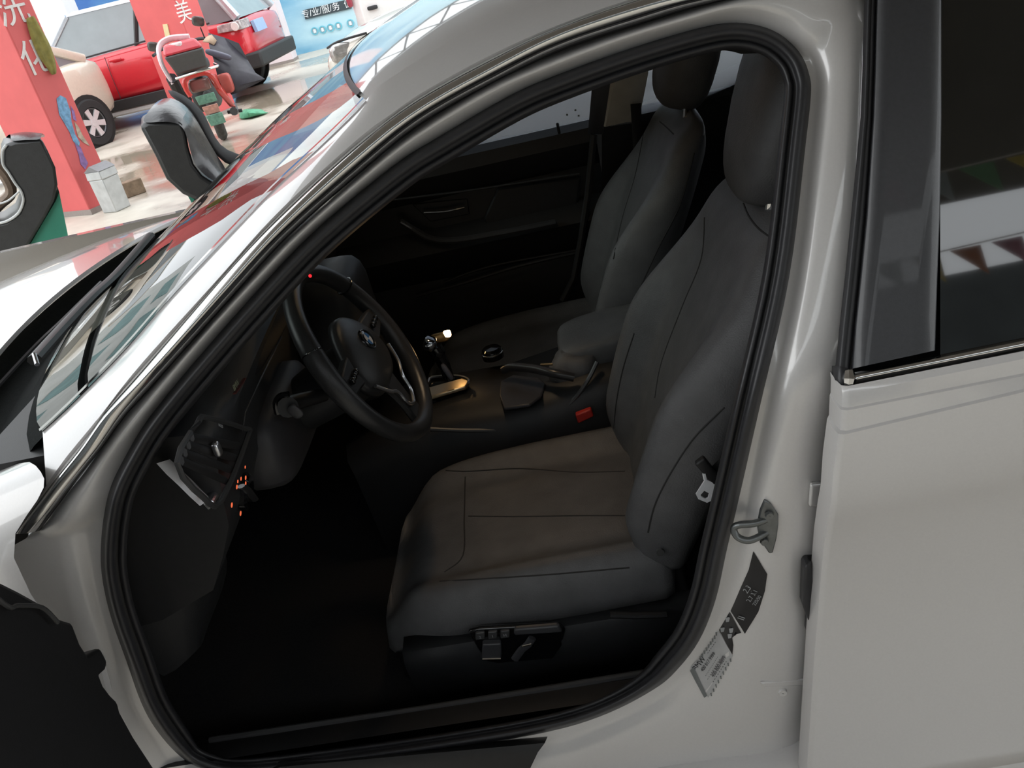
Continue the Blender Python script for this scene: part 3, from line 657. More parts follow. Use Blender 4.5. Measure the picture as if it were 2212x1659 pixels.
# dome lamp in the roof
dl = bpy.data.lights.new('dome_lamp', 'SPOT'); dl.energy = 1.7; dl.color = (1, .72, .45); dl.shadow_soft_size = .03; dl.spot_size = math.radians(62); dl.spot_blend = .8
dlo = bpy.data.objects.new('dome_lamp_light', dl); COL.objects.link(dlo); dlo.location = Vector((1.20, .80, 1.32))-parent_loc(CAR); dlo.parent = CAR
dlo.rotation_euler = (Vector((1.12, .58, .5))-Vector((1.20, .80, 1.32))).to_track_quat('-Z', 'Y').to_euler()
MB().pad((1.20, .86, 1.345), (.10, .16, .03), .4, 8).build('dome_lamp', mat('dome_lens', (1., .75, .45), .4, 0, 0, 0, 5, 0, 1, 2.), CAR)
# ------------------------------------------------------------------ seats
def sstep(a, b, x): t = min(1, max(0, (x-a)/(b-a))); return t*t*(3-2*t)
def make_seat(name, yc, xo, lean, driver):
    B = MB().box((1.20+xo, yc, .345), (.56, .40, .12)).build(name, BLACK, CAR, bevel=.02)
    # cushion: rings along x
    rings = []
    N = 15
    for i in range(17):
        t = i/16; x = .925+.545*t
        w = .245-.03*(1-sstep(0, .25, t)); zb = .405+.02*t
        drop = .075*(1-sstep(0, .16, t))**2
        ring = []
        for k in range(N):
            s = -1+2*k/(N-1); bol = sstep(.62, .86, abs(s))
            edge = 1-max(0, (abs(s)-.86)/.14)**2
            groove = .014*math.exp(-((abs(s)-.60)/.04)**2) + .007*math.exp(-((t-.42)/.02)**2)*(abs(s) < .6) + .008*math.exp(-((t-.20)/.02)**2)*(abs(s) < .62)
            z = zb+.012+(.075-.012*abs(t-.55)+.036*bol*(.5+.5*sstep(0, .4, t))-groove)*max(.15, edge)-drop
            ring.append(Vector((x+xo, yc+s*w, z)))
        ring += [Vector((x+xo, yc+w*.97, zb-.02)), Vector((x+xo, yc, zb-.025)), Vector((x+xo, yc-w*.97, zb-.02))]
        rings.append(ring)
    front = [Vector((p.x-.016, yc+(p.y-yc)*.93, .425+(p.z-.425)*.55)) for p in rings[0]]
    MB().grid([front]+rings, True, True).build('seat_cushion', LEATHER, B, angle=180, sub=1)
    # backrest
    a = math.radians(lean); U = Vector((math.sin(a), 0, math.cos(a))); F = Vector((-math.cos(a), 0, math.sin(a))); O = Vector((1.44+xo, yc, .47))
    rings = []; N = 19
    for i in range(23):
        h = i/22; L = .62*h
        w = .235+.03*math.sin(math.pi*min(1, h*1.15))-.035*sstep(.70, 1.0, h)**1.6
        ring = []; curve = .02*math.sin(math.pi*h)-.02
        top = 1-sstep(.93, 1.0, h)*.5
        for k in range(N):
            s = -1+2*k/(N-1); bol = sstep(.50, .80, abs(s)); edge = 1-max(0, (abs(s)-.84)/.16)**2
            gr = .013*math.exp(-((abs(s)-.50)/.045)**2)*(h < .85) + .006*math.exp(-((h-.30)/.012)**2)*(abs(s) < .5) + .006*math.exp(-((h-.80)/.012)**2)*(abs(s) < .6)
            d = (.052+.062*bol*(1-sstep(.45, .85, h))*sstep(-.05, .15, h)-gr)*max(.1, edge)*top+curve
            ring.append(O+U*L+F*d+Vector((0, s*w, 0)))
        bt = .055*top
        ring += [O+U*L-F*(bt*.6)+Vector((0, w*.93, 0)), O+U*L-F*bt+Vector((0, w*.5, 0)), O+U*L-F*bt+Vector((0, -w*.5, 0)), O+U*L-F*(bt*.6)+Vector((0, -w*.93, 0))]
        rings.append(ring)
    cap = [O+U*.632+F*.005+(p-(O+U*.62))*.55 for p in rings[-1]]
    cap = [O+U*.636+(p-O-U*.62)*.72 for p in rings[-1]]
    MB().grid(rings+[cap], True, True).build('backrest', LEATHER, B, angle=180, sub=1)
    # headrest on two posts
    HC = O+U*(.745 if driver else .745)+F*(.028 if driver else .04)
    MR = Matrix.Rotation(a*.75, 3, 'Y')
    def hw(p): return Vector((p.x+.35*p.y*p.y, p.y*(1-2.0*(max(0, -p.z))), p.z))
    MB().pad(HC, (.115, .27, .275) if driver else (.12, .30, .25), .58, 16, MR, hw).build('headrest', LEATHER, B, angle=180)
    for s in (-.07, .07): MB().tube([O+U*.58+Vector((0, s, 0)), HC-U*.02+Vector((0, s, 0))], .006, 8).build('headrest_post', CHROME, B)
    return B, O, U, F
DS, dO, dU, dF = make_seat('driver_seat', .515, 0, 26, True)
PS, pO, pU, pF = make_seat('passenger_seat', 1.24, -.01, 26, False)
# plastic valance with the seat switches on the door side
MB().grid([[Vector((x, .295, .425)), Vector((x, .262, .42)), Vector((x, .252, .40)), Vector((x, .262, .30))] for x in (.96, 1.1, 1.3, 1.5)]).build('seat_valance', TRIMB, DS, angle=40, solid=.004)
def sw(u, v, d=0.): return at_y(u, v, .250-d)
MB().prism([sw(*q) for q in ((1010,1365),(1035,1358),(1208,1348),(1222,1362),(1215,1395),(1195,1425),(1075,1435),(1050,1430),(1030,1400))], (0, .01, 0)).build('switch_recess', GLOSSB, DS, bevel=.004)
for k, u in enumerate((1037, 1064, 1091)):
    b_ = MB().prism([sw(u-10, 1368-2*k, .004), sw(u+10, 1366-2*k, .004), sw(u+10, 1382-2*k, .004), sw(u-10, 1384-2*k, .004)], (0, .008, 0)).build('memory_button', mat('button_grey', (.06, .06, .062), .3), DS, bevel=.002)
    text_mesh('button_mark', '21M'[k], .008, frame(sw(u, 1377-2*k, .0046), (1, 0, 0), (0, 0, 1)), KP, b_, .0002)
MB().prism([sw(1110, 1360, .006), sw(1207, 1352, .006), sw(1216, 1368, .006), sw(1110, 1374, .006)], (0, .012, 0)).build('switch_ledge', mat('ledge_grey', (.06, .06, .065), .35), DS, bevel=.004)
b1 = MB().prism([sw(1042, 1392, .010), sw(1082, 1391, .010), sw(1084, 1424, .012), sw(1040, 1425, .012)], (0, .016, 0)).build('seat_switch', mat('switch_grey', (.05, .05, .055), .35), DS, bevel=.003)
MB().tube([sw(1042, 1424, .013), sw(1082, 1423, .013)], .002, 6).build('switch_bright_edge', CHROME, b1)
b2 = MB().tube([sw(1150, 1378, .010), sw(1140, 1393, .010), sw(1126, 1404, .010), sw(1112, 1424, .010)], .005, 8, flat=1.5).build('backrest_switch', mat('switch_grey', (.05, .05, .055), .35), DS)
MB().tube([sw(1128, 1396, .016), sw(1148, 1391, .016)], .0018, 6).build('switch_bright_edge', CHROME, b2)
MB().lathe([(.008, 0), (.007, .003), (.0001, .003)], at_y(1426, 1192, .275), (0, -1, 0), 12).build('seat_screw', mat('screw_grey', (.08, .08, .08), .4), DS)
MB().tube([at_y(1318, 1328, .24), at_y(1370, 1330, .24), at_y(1440, 1328, .24)], .006, 8).build('seat_rail', BLACK, DS)
# stitched seams on the backrests
def seam(B, O, U, F, yc, pts, nm='seam'):
    MB().tube(catmull([O+U*h+F*d+Vector((0, s, 0)) for h, s, d in pts], 5), .0016, 6).build(nm, GLOSSB, B)
def surf(B, part, sm=.001):
    o = next(c for c in B.children if c.name.split('.')[0] == part); dg = bpy.context.evaluated_depsgraph_get(); m_ = o.evaluated_get(dg).to_mesh(); w = parent_loc(o)
    bv = BVHTree.FromPolygons([v.co+w for v in m_.vertices], [tuple(p.vertices) for p in m_.polygons])
    def f(u, v):
        h = bv.ray_cast(EYE, ray(u, v).normalized()); return h[0]
    return f
SEAM = mat('seam_thread', (.03, .03, .03), .7)
def seams(B, part, lines):
    f = surf(B, part)
    for ln in lines:
        px = catmull([(a, b, 0) for a, b in ln], 6); P = [f(q.x, q.y) for q in px]; P = [p for p in P if p is not None]
        if len(P) > 3: MB().tube(P, .0015, 6).build('seam', SEAM, B)
seams(DS, 'seat_cushion', [[(905,1010),(1000,1018),(1120,1012),(1240,1020),(1350,1018)], [(1012,1115),(1120,1116),(1250,1114),(1350,1114)], [(1005,1030),(1003,1120),(1000,1200),(960,1236)], [(950,1256),(1080,1248),(1200,1240),(1360,1226)]])
seams(DS, 'backrest', [[(1522,470),(1515,560),(1475,660),(1430,780),(1415,860)], [(1606,440),(1618,468),(1640,495),(1668,515)], [(1565,880),(1500,945),(1450,1020),(1415,1090),(1400,1150)], [(1370,720),(1345,800),(1330,880),(1325,960)]])
seams(PS, 'backrest', [[(1390,290),(1372,380),(1345,470),(1325,560)], [(1500,330),(1470,440),(1420,540),(1375,640)], [(1425,262),(1440,275),(1455,290)]])
# ------------------------------------------------------------------ belts
TONGUE = mat('tongue_steel', (.88, .90, .93), .3, .15)
tw = [(1527,1042),(1551,1046),(1552,1050),(1538,1082),(1526,1085),(1508,1076),(1503,1066)]
ty = .205
hole = [(1516,1060),(1532,1068),(1528,1077),(1512,1069)]
def tpt(q): return at_y(q[0], q[1], ty)
outer = [(1524,1034),(1551,1047),(1537,1080),(1527,1085),(1508,1077),(1503,1067)]
inner = [(1521,1059),(1532,1065),(1529,1075),(1524,1077),(1515,1072),(1513,1068)]
TN = MB().add([tpt(q) for q in outer]+[tpt(q) for q in inner], [(i, (i+1) % 6, 6+(i+1) % 6, 6+i) for i in range(6)]).build('belt_tongue', TONGUE, CAR, smooth=False, solid=.003)
MB().tube([at_y(1524, 1036, ty), at_y(1521, 1022, ty)], .003, 6).build('tongue_arm', TONGUE, TN)
MB().grid([[at_y(1500, 1000, ty+.004), at_y(1540, 1045, ty+.004)], [at_y(1520, 985, ty+.004), at_y(1560, 1035, ty+.004)]]).build('tongue_grip', BLACK, TN, solid=.012, bevel=.003)
MB().grid([[at_y(1536, 1010, ty+.01), at_y(1556, 1022, ty+.01)], [Vector((1.66, .19, .85)), Vector((1.70, .19, .85))], [Vector((1.74, .25, 1.1)), Vector((1.78, .25, 1.1))], [Vector((1.78, .33, 1.25)), Vector((1.82, .33, 1.25))]]).build('seat_belt', mat('belt_webbing', (.012, .012, .013), .8, 0, 0, .1, 200, .3, 900), CAR, solid=.002)
MB().grid([[at_y(1545, 1040, ty+.012), at_y(1563, 1046, ty+.012)], [Vector((1.55, .20, .45)), Vector((1.59, .20, .45))]]).build('seat_belt_lap', mat('belt_webbing', (.012, .012, .013), .8), CAR, solid=.002)
# lower pillar lining beside the seat
MB().grid([[Vector((1.60, .16, .38)), Vector((1.62, .17, .7)), Vector((1.68, .2, .95)), Vector((1.76, .32, 1.25)), Vector((1.76, .36, 1.35))], [Vector((1.85, .17, .38)), Vector((1.85, .19, .7)), Vector((1.88, .21, .95)), Vector((1.90, .33, 1.25)), Vector((1.90, .37, 1.35))]]).build('pillar_trim_inner', BLACK, CAR)
# ------------------------------------------------------------------ passenger side of the cabin
PY = 1.63
def pd(u, v, d=0.): return at_y(u, v, PY-d)
pp = []
for x in (.28, .70, .85, 1.0, 1.2, 1.4, 1.5):
    pp.append([Vector((x, PY+.02, .965)), Vector((x, PY-.03, .955)), Vector((x, PY-.045, .92)), Vector((x, PY-.02, .86)), Vector((x, PY, .845)), Vector((x, PY, .76)), Vector((x, PY-.03, .735)), Vector((x, PY-.05, .70)), Vector((x, PY-.03, .64)), Vector((x, PY, .60)), Vector((x, PY-.02, .52)), Vector((x, PY, .36)), Vector((x, PY+.02, .26))])
PDOOR = MB().grid(pp).build('passenger_door', TRIMB, CAR, angle=40)
LINEG = mat('door_line_grey', (.06, .062, .066), .4)
MB().tube(catmull([pd(845, 432, .03), pd(1000, 413, .03), pd(1120, 395, .03), pd(1252, 375, .03)], 5), .006, 8, flat=.6).build('door_trim_strip', LINEG, PDOOR)
MB().prism([pd(*q, .004) for q in ((1075,405),(1255,380),(1243,478),(1225,492),(1060,515),(1045,470))], (0, -.012, 0)).build('door_insert', TRIMB, PDOOR, bevel=.006)
MB().tube(catmull([pd(916, 459, .03), pd(960, 457, .034), pd(985, 452, .034), pd(1003, 448, .03)], 4), .0055, 8, flat=.7).build('door_release', CHROME, PDOOR)
MB().prism([pd(*q, .0) for q in ((890,440),(1010,428),(1015,462),(930,478))], (0, -.006, 0)).build('release_bowl', BLACK, PDOOR, bevel=.006)
MB().tube(catmull([pd(866, 478, .05), pd(880, 487, .055), pd(893, 495, .05), pd(930, 515, .06), pd(985, 519, .07), pd(1100, 500, .07), pd(1200, 480, .06)], 4), .010, 8).build('pull_handle', LINEG, PDOOR)
MB().tube([pd(866, 479, .066), pd(890, 493, .068)], .004, 6).build('pull_handle_cap', SATIN, PDOOR)
MB().tube(catmull([pd(900, 640, .04), pd(1000, 612, .045), pd(1120, 575, .045), pd(1250, 545, .03)], 4), .006, 8).build('door_pocket_edge', mat('pocket_grey', (.035, .035, .037), .45), PDOOR)
MB().tube(catmull([pd(960, 610, .02), pd(1060, 575, .02), pd(1250, 540, .02)], 4), .004, 8).build('door_pocket_line', mat('pocket_grey', (.035, .035, .037), .45), PDOOR)
PGL = glass('side_glass', (.30, .33, .37), 1.5, .55, (.30, .33, .38))
gl_ = [[Vector((x0+(1.56-x0)*k/4, PY+.03-.55*(z-.95), z)) for k in range(5)] for z, x0 in ((.93, .60), (1.05, .72), (1.2, .95), (1.33, 1.2))]
MB().grid(gl_).build('passenger_window', PGL, PDOOR, angle=180)
MB().box(pd(1206, 277, .02), (.008, .012, .03)).build('lock_pin', BLACK, PDOOR, bevel=.003)
# window film marks
for u, v in ((1243,238),(1225,248),(1250,250)): MB().lathe([(.003, 0), (.0001, .0005)], at_y(u, v, PY-.01), (0, -1, 0), 8).build('glass_mark', KG, PDOOR)
# passenger B pillar
bp = [at_y(u, v, 1.55) for u, v in ((1283,270),(1291,180),(1318,160),(1308,180),(1296,272))]
MB().grid([[at_y(1272, 285, 1.58), at_y(1282, 170, 1.5), at_y(1290, 60, 1.42)], [at_y(1304, 285, 1.56), at_y(1322, 165, 1.48), at_y(1334, 60, 1.40)]]).build('door_frame_far', mat('frame_grey', (.12, .125, .14), .5), PDOOR, solid=.02)
MB().grid([[at_y(1300, 272, 1.55), at_y(1318, 160, 1.47), at_y(1330, 60, 1.40)], [at_y(1308, 274, 1.53), at_y(1330, 160, 1.45), at_y(1342, 60, 1.38)], [at_y(1352, 264, 1.53), at_y(1368, 160, 1.45), at_y(1380, 60, 1.38)], [at_y(1380, 262, 1.56), at_y(1400, 160, 1.49), at_y(1412, 60, 1.42)]]).build('upper_pillar_trim', mat('pillar_cream', (.62, .58, .50), .7), CAR, angle=40)
MB().grid([[Vector((1.47, 1.64, .36)), Vector((1.48, 1.63, .7)), at_y(1300, 275, 1.55)], [Vector((1.62, 1.64, .36)), Vector((1.63, 1.63, .7)), at_y(1400, 262, 1.55)]]).build('lower_pillar_trim', TRIMB, CAR)
MB().tube([at_y(1283, 290, 1.56), at_y(1270, 420, 1.58), at_y(1255, 520, 1.58), at_y(1240, 600, 1.58), at_y(1215, 650, 1.57)], .010, 8).build('far_door_seal', mat('seal_grey', (.035, .036, .038), .5), CAR)
MB().box(at_y(1372, 262, 1.50), (.010, .01, .05)).build('belt_guide', CHROME, CAR, bevel=.002)
MB().grid([[at_y(1362, 225, 1.49), at_y(1385, 223, 1.49)], [at_y(1368, 330, 1.5), at_y(1388, 330, 1.5)], [at_y(1370, 420, 1.5), at_y(1390, 420, 1.5)]]).build('passenger_belt', mat('belt_webbing', (.012, .012, .013), .8), CAR, solid=.002)
# outer shell of the passenger side, rear bench and rear screen
MB().grid([[Vector((x, 1.80, .25)), Vector((x, 1.82, .6)), Vector((x, 1.80, .94)), Vector((x, 1.70, .955))] for x in (-.7, 0., .6, 1.2, 1.9, 2.8)]).build('far_side_panel', PAINT, CAR, angle=60)
MB().grid([[Vector((x, 1.64, .36)), Vector((x, 1.62, .7)), Vector((x, 1.64, .95))] for x in (1.62, 2.0, 2.45)]).build('rear_door_trim', TRIMB, CAR)
MB().grid([[Vector((x, PY+.03-.55*(z-.95), z)) for z in (.94, 1.1, 1.25, 1.36)] for x in (1.64, 2.0, 2.4)]).build('rear_window', PGL, CAR, angle=180)
MB().pad((2.45, .9, .55), (.5, 1.4, .3), .3, 10).build('rear_bench', LEATHER, CAR)
MB().pad((2.68, .9, .80), (.2, 1.36, .62), .3, 10, Matrix.Rotation(.3, 3, 'Y')).build('rear_bench_back', LEATHER, CAR)
MB().grid([[Vector((2.7, .2, .98)), Vector((2.7, 1.6, .98))], [Vector((2.95, .2, .99)), Vector((2.95, 1.6, .99))], [Vector((2.95, .2, .3)), Vector((2.95, 1.6, .3))]]).build('parcel_shelf', BLACK, CAR)
MB().grid([[Vector((2.95, .25, 1.0)), Vector((2.95, 1.55, 1.0))], [Vector((2.55, .33, 1.36)), Vector((2.55, 1.47, 1.36))]]).build('rear_screen', PGL, CAR)
MB().grid([[Vector((x, .10, .3)), Vector((x, .13, .7)), Vector((x, .10, .95))] for x in (1.75, 2.2, 2.95)]).build('rear_door_lining', BLACK, CAR)
MB().grid([[Vector((2.35, .03, .95)), Vector((2.5, .25, 1.37))], [Vector((3.1, .03, .95)), Vector((2.8, .27, 1.32))]]).build('rear_quarter', PAINT, CAR)
for yc in (.55, 1.27): MB().pad((2.66, yc, 1.06), (.09, .26, .16), .5, 10).build('rear_headrest', LEATHER, CAR)
# ------------------------------------------------------------------ mural wall and columns
def mural_material():
    m = bpy.data.materials.new('sea_mural'); m.use_nodes = True; nt = m.node_tree; b = nt.nodes['Principled BSDF']; L = nt.links.new
    b.inputs['Roughness'].default_value = .5
    tc = nt.nodes.new('ShaderNodeTexCoord'); sp = nt.nodes.new('ShaderNodeSeparateXYZ'); L(tc.outputs['Object'], sp.inputs[0])
    mr = nt.nodes.new('ShaderNodeMapRange'); mr.inputs[1].default_value = -8; mr.inputs[2].default_value = -2; L(sp.outputs['X'], mr.inputs[0])
    nz = nt.nodes.new('ShaderNodeTexNoise'); nz.inputs['Scale'].default_value = .8; nz.inputs['Detail'].default_value = 6
    mp = nt.nodes.new('ShaderNodeMapping'); mp.inputs['Scale'].default_value = (1, 1, 3); L(tc.outputs['Object'], mp.inputs[0]); L(mp.outputs[0], nz.inputs[0])
    ad = nt.nodes.new('ShaderNodeMath'); ad.operation = 'MULTIPLY_ADD'; ad.inputs[1].default_value = .9; L(nz.outputs[0], ad.inputs[0])
    sub = nt.nodes.new('ShaderNodeMath'); sub.operation = 'SUBTRACT'; sub.inputs[1].default_value = .45; L(mr.outputs[0], sub.inputs[0]); L(sub.outputs[0], ad.inputs[2])
    rp = nt.nodes.new('ShaderNodeValToRGB'); e = rp.color_ramp.elements
    e[0].position = 0.; e[0].color = (.05, .16, .45, 1); e[1].position = 1.; e[1].color = (.55, .78, .86, 1)
    k = rp.color_ramp.elements.new(.55); k.color = (.16, .42, .62, 1)
    L(ad.outputs[0], rp.inputs[0]); L(rp.outputs[0], b.inputs['Base Color'])
    return m
wl = MB().box((-2, 18.5, 2.5), (14, .3, 5.)).build('wall_back', mural_material(), smooth=False); tag(wl, None, None, kind='structure')
bd = [at_y(u, v, 18.33) for u, v in ((655,22),(757,-3),(760,18),(660,42))]
MB().prism(bd, (0, -.02, 0)).build('sign_band', mat('band_dark', (.05, .07, .08), .5), wl, smooth=False)
SW_ = mat('letter_white', (.85, .87, .88), .6)
sm = frame(at_y(706, 20, 18.30), (1, 0, 0), (0, 0, 1))
text_mesh('sign_letters', '专/业/服/务  值', .165, sm, SW_, wl, .003)
TEAL = mat('icon_teal', (.15, .55, .68), .5)
for u, v in ((680,67),(697,64),(714,60),(731,56),(757,50)):
    p = at_y(u, v, 18.34)
    MB().lathe([(.075, 0), (.075, .015), (.058, .016), (.058, .01)], p, (0, -1, 0), 20).build('icon_ring', TEAL, wl)
    MB().box(p+Vector((0, -.008, 0)), (.05, .012, .07)).build('icon_figure', SW_, wl, smooth=False)
CPINK = mat('column_red', (.66, .12, .12), .6, 0, 0, .06, 4, .1, 40)
CRED = CPINK
CWHT = mat('column_white', (.82, .80, .80), .6, 0, 0, .03, 4)
PRW = mat('painted_white', (.72, .68, .66), .7, 0, 0, .15, 20)
def column(name, corner, e1, e2, label, m_, h=4.2, w1=.5, w2=.6):
    c = Vector((corner[0], corner[1], 0)); e1 = Vector(e1).normalized(); e2 = Vector(e2).normalized()
    t = thing(name, c+(e1*w1+e2*w2)*.5, label, 'column')
    b = [c, c+e1*w1, c+e1*w1+e2*w2, c+e2*w2]
    MB().hexa(b, [p+Vector((0, 0, h)) for p in b]).build('column_shaft', m_, t, bevel=.012)
    MB().hexa([p+(p-(c+(e1*w1+e2*w2)*.5))*.03 for p in b], [p+(p-(c+(e1*w1+e2*w2)*.5))*.03+Vector((0, 0, .05)) for p in b]).build('column_foot', mat('foot_grey', (.30, .26, .24), .8), t, smooth=False)
    return t
c0 = at_z(199, 464); r0 = at_z(258, 437); eA = (r0-c0).normalized(); eB = Vector((-eA.y, eA.x, 0))
colA = column('concrete_column', c0, eA, eB, 'red painted concrete column with white characters, a blue fish mural and a bin at its foot', CPINK, 4.2, (r0-c0).length, .7)
nA = Vector((eA.y, -eA.x, 0))
def onA(u, v, d=.004): return plane_hit(u, v, c0+nA*d, nA)
for ch, q, s in (('洗', (26, 22), .30), ('化', (80, 128), .30)):
    text_mesh('painted_character', ch, s, frame(onA(*q), eA, (0, 0, 1)), PRW, colA, .002)
def blot(name, pts, m_): MB().prism([onA(*p, .002) for p in pts], nA*.003).build(name, m_, colA, smooth=False)
blot('fish_mural', [(122,213),(130,206),(142,212),(152,240),(154,262),(162,290),(172,308),(170,318),(158,305),(150,285),(140,268),(128,248)], mat('mural_blue', (.16, .33, .52), .6, 0, 0, .3, 30))
blot('fish_mural', [(152,228),(160,240),(165,262),(158,258)], mat('mural_violet', (.25, .14, .35), .6, 0, 0, .3, 30))
blot('fish_mural', [(160,262),(170,275),(178,292),(186,304),(194,316),(180,308),(168,295)], mat('mural_tan', (.45, .36, .28), .6, 0, 0, .3, 30))
blot('fish_mural', [(160,305),(174,318),(182,338),(190,352),(184,366),(174,355),(170,335)], mat('mural_violet', (.25, .14, .35), .6))
blot('fish_mural', [(196,372),(210,355),(222,360),(224,372),(204,380)], mat('mural_blue', (.16, .33, .52), .6))
cB = at_y(394, 45, 11.6); lB = at_y(298, 50, 11.9); rB = at_y(420, 40, 11.95)
eb = Vector((lB.x-cB.x, lB.y-cB.y, 0)); wb = eb.length; eb.normalize(); ea = Vector((-eb.y, eb.x, 0))
if ea.y < 0: ea = -ea
colB = column('concrete_column', (cB.x, cB.y), ea, eb, 'red painted concrete column with a small cream tag, between motorcycle and red vehicle', CPINK, 4.2, .42, wb)
nB = Vector((ea.y, -ea.x, 0)); nB = nB if nB.x > 0 else -nB
text_mesh('painted_character', '美', .30, frame(plane_hit(398, 28, Vector((cB.x, cB.y, 0))+nB*.006, nB), ea, (0, 0, 1)), PRW, colB, .002)
nb2 = Vector((-eb.y, eb.x, 0)); nb2 = nb2 if nb2.y < 0 else -nb2
MB().prism([plane_hit(u, v, Vector((cB.x, cB.y, 0))+nb2*.012, nb2) for u, v in ((351,53),(361,52),(369,88),(359,90))], -nb2*.012).build('cream_tag', mat('tag_cream', (.72, .60, .34), .6), colB, smooth=False)
cC = at_z(606, 140)
colC = column('mural_column', (cC.x-.28, cC.y), (0, 1, 0), (1, 0, 0), 'white and pale pink column standing before the blue mural wall', mat('column_pale', (.80, .70, .72), .6, 0, 0, .08, 1.2), 4.2, .4, .55)
cD = at_y(132, 0, 16)
colD = column('mural_column', (cD.x-1.1, 16), (0, 1, 0), (1, 0, 0), 'broad white column behind the beige car', CWHT, 4.2, .5, 1.1)
# ------------------------------------------------------------------ cars in the background
TYRE = mat('tyre', (.022, .022, .023), .8, 0, 0, .1, 40, .2, 120)
ALLOY = mat('alloy', (.68, .69, .70), .35, .3)
def wheel(p, ax, R, parent, Wd=.2):
    p = Vector(p); ax = Vector(ax).normalized(); r = R*.64
    w = MB().lathe([(r, -Wd*.5), (R*.93, -Wd*.5), (R, -Wd*.35), (R, Wd*.35), (R*.93, Wd*.5), (r, Wd*.5), (r, -Wd*.5)], p, ax, 32).build('wheel', TYRE, parent)
    MB().lathe([(r, .06), (r*.95, Wd*.44), (r*.88, Wd*.40), (r*.86, .02), (.01, .0)], p, ax, 28).build('wheel_rim', mat('rim_dark', (.12, .12, .13), .4, .6), w)
    a = Vector((0, 0, 1)); u = (a-ax*a.dot(ax)).normalized(); v = ax.cross(u); mb = MB()
    for k in range(6):
        t = 2*math.pi*k/6+.3; d = u*math.cos(t)+v*math.sin(t); e = v*math.cos(t)-u*math.sin(t)
        mb.hexa([p+ax*(Wd*.30)+d*.03-e*.035, p+ax*(Wd*.30)+d*.03+e*.035, p+ax*(Wd*.36)+d*r*.92+e*.045, p+ax*(Wd*.36)+d*r*.92-e*.045], [p+ax*(Wd*.42)+d*.03-e*.03, p+ax*(Wd*.42)+d*.03+e*.03, p+ax*(Wd*.45)+d*r*.92+e*.04, p+ax*(Wd*.45)+d*r*.92-e*.04])
    mb.lathe([(.001, Wd*.45), (.05, Wd*.44), (.055, Wd*.3)], p, ax, 16)
    mb.build('wheel_spokes', ALLOY, w)
    return w
def bgcar(name, label, o, fwd, L, Wd, paint, low, green, wheels, R, roofm, dark_low=True):
    """low: (x, zbottom, ztop, halfwidth factor); green: base x front, roof x front, roof x rear, base x rear, belt z front, belt z rear, roof z"""
    f = Vector(fwd).normalized(); s = Vector((-f.y, f.x, 0)); o = Vector(o)      # o: rear, centre line; s: to the left of travel
    P = lambda x, y, z: o+f*x+s*y+Vector((0, 0, z))
    t = thing(name, o+f*L*.5, label, 'car')
    rows = []
    for x, zb, zt, k in low:
        w = Wd/2*k; zm = zb+(zt-zb)*.55
        rows.append([P(x, -w*.94, zb), P(x, -w, zb+.1), P(x, -w*1.01, zm), P(x, -w*.97, zt-.06), P(x, -w*.90, zt), P(x, -w*.45, zt+.025), P(x, 0, zt+.035), P(x, w*.45, zt+.025), P(x, w*.90, zt), P(x, w*.97, zt-.06), P(x, w*1.01, zm), P(x, w, zb+.1), P(x, w*.94, zb)])
    MB().grid(rows, True, True).build('car_body', paint, t, angle=180, sub=1)
    bf, rf, rr, br, zf, zr, zt = green; w1, w2 = Wd/2*.92, Wd/2*.72
    B = [P(bf, -w1*.92, zf), P(bf, w1*.92, zf), P(br, w1*.92, zr), P(br, -w1*.92, zr)]
    T = [P(rf, -w2, zt), P(rf, w2, zt), P(rr, w2, zt-.02), P(rr, -w2, zt-.02)]
    MB().hexa(B, T).build('car_glass', mat('car_glass_dark', (.20, .23, .24), .05, 0, 1., .1, 3), t, smooth=False)
    rt = [P(rf+.06, -w2*1.03, zt-.01), P(rf+.06, w2*1.03, zt-.01), P(rr-.06, w2*1.03, zt-.03), P(rr-.06, -w2*1.03, zt-.03)]
    MB().hexa(rt, [p+(o+f*(rf+rr)/2-p)*.08+Vector((0, 0, .06)) for p in [Vector((q.x, q.y, q.z)) for q in rt] and [Vector((q.x, q.y, q.z)) for q in rt] ] if False else [q.lerp(P((rf+rr)/2, 0, q.z-o.z), .12)+Vector((0, 0, .055)) for q in rt]).build('car_roof', roofm, t, bevel=.02)
    for sd in (-1, 1):
        i0, i1 = (0, 3) if sd < 0 else (1, 2)
        for (a, b, r_) in ((B[i0], T[i0], .035), (B[i1], T[i1], .06)):
            MB().tube([a, b], r_, 8, flat=1.2).build('roof_pillar', roofm, t)
        mid = .5; a = B[i0].lerp(B[i1], mid); b = T[i0].lerp(T[i1], mid)
        MB().tube([a, b], .035, 8).build('door_pillar', mat('pillar_black', (.02, .02, .02), .4), t)
    for x in wheels:
        for sd in (-1, 1):
            MB().lathe([(.001, -.02), (R*1.16, -.02), (R*1.16, .012), (.001, .012)], P(x, sd*Wd*.495, R*1.02), s*sd, 28).build('wheel_arch', mat('arch_black', (.015, .015, .015), .8), t)
            wheel(P(x, sd*(Wd*.5-.07), R), s*sd, R, t)
    return t, P, f, s
RED = mat('red_paint', (.62, .015, .03), .3, .1, 1., .03)
SILV = mat('silver_roof', (.55, .58, .62), .3, .5, 1.)
BEI = mat('beige_paint', (.66, .60, .50), .35, .1, 1., .03)
CRM = mat('cream_white_paint', (.80, .77, .68), .35, .05, 1., .03)
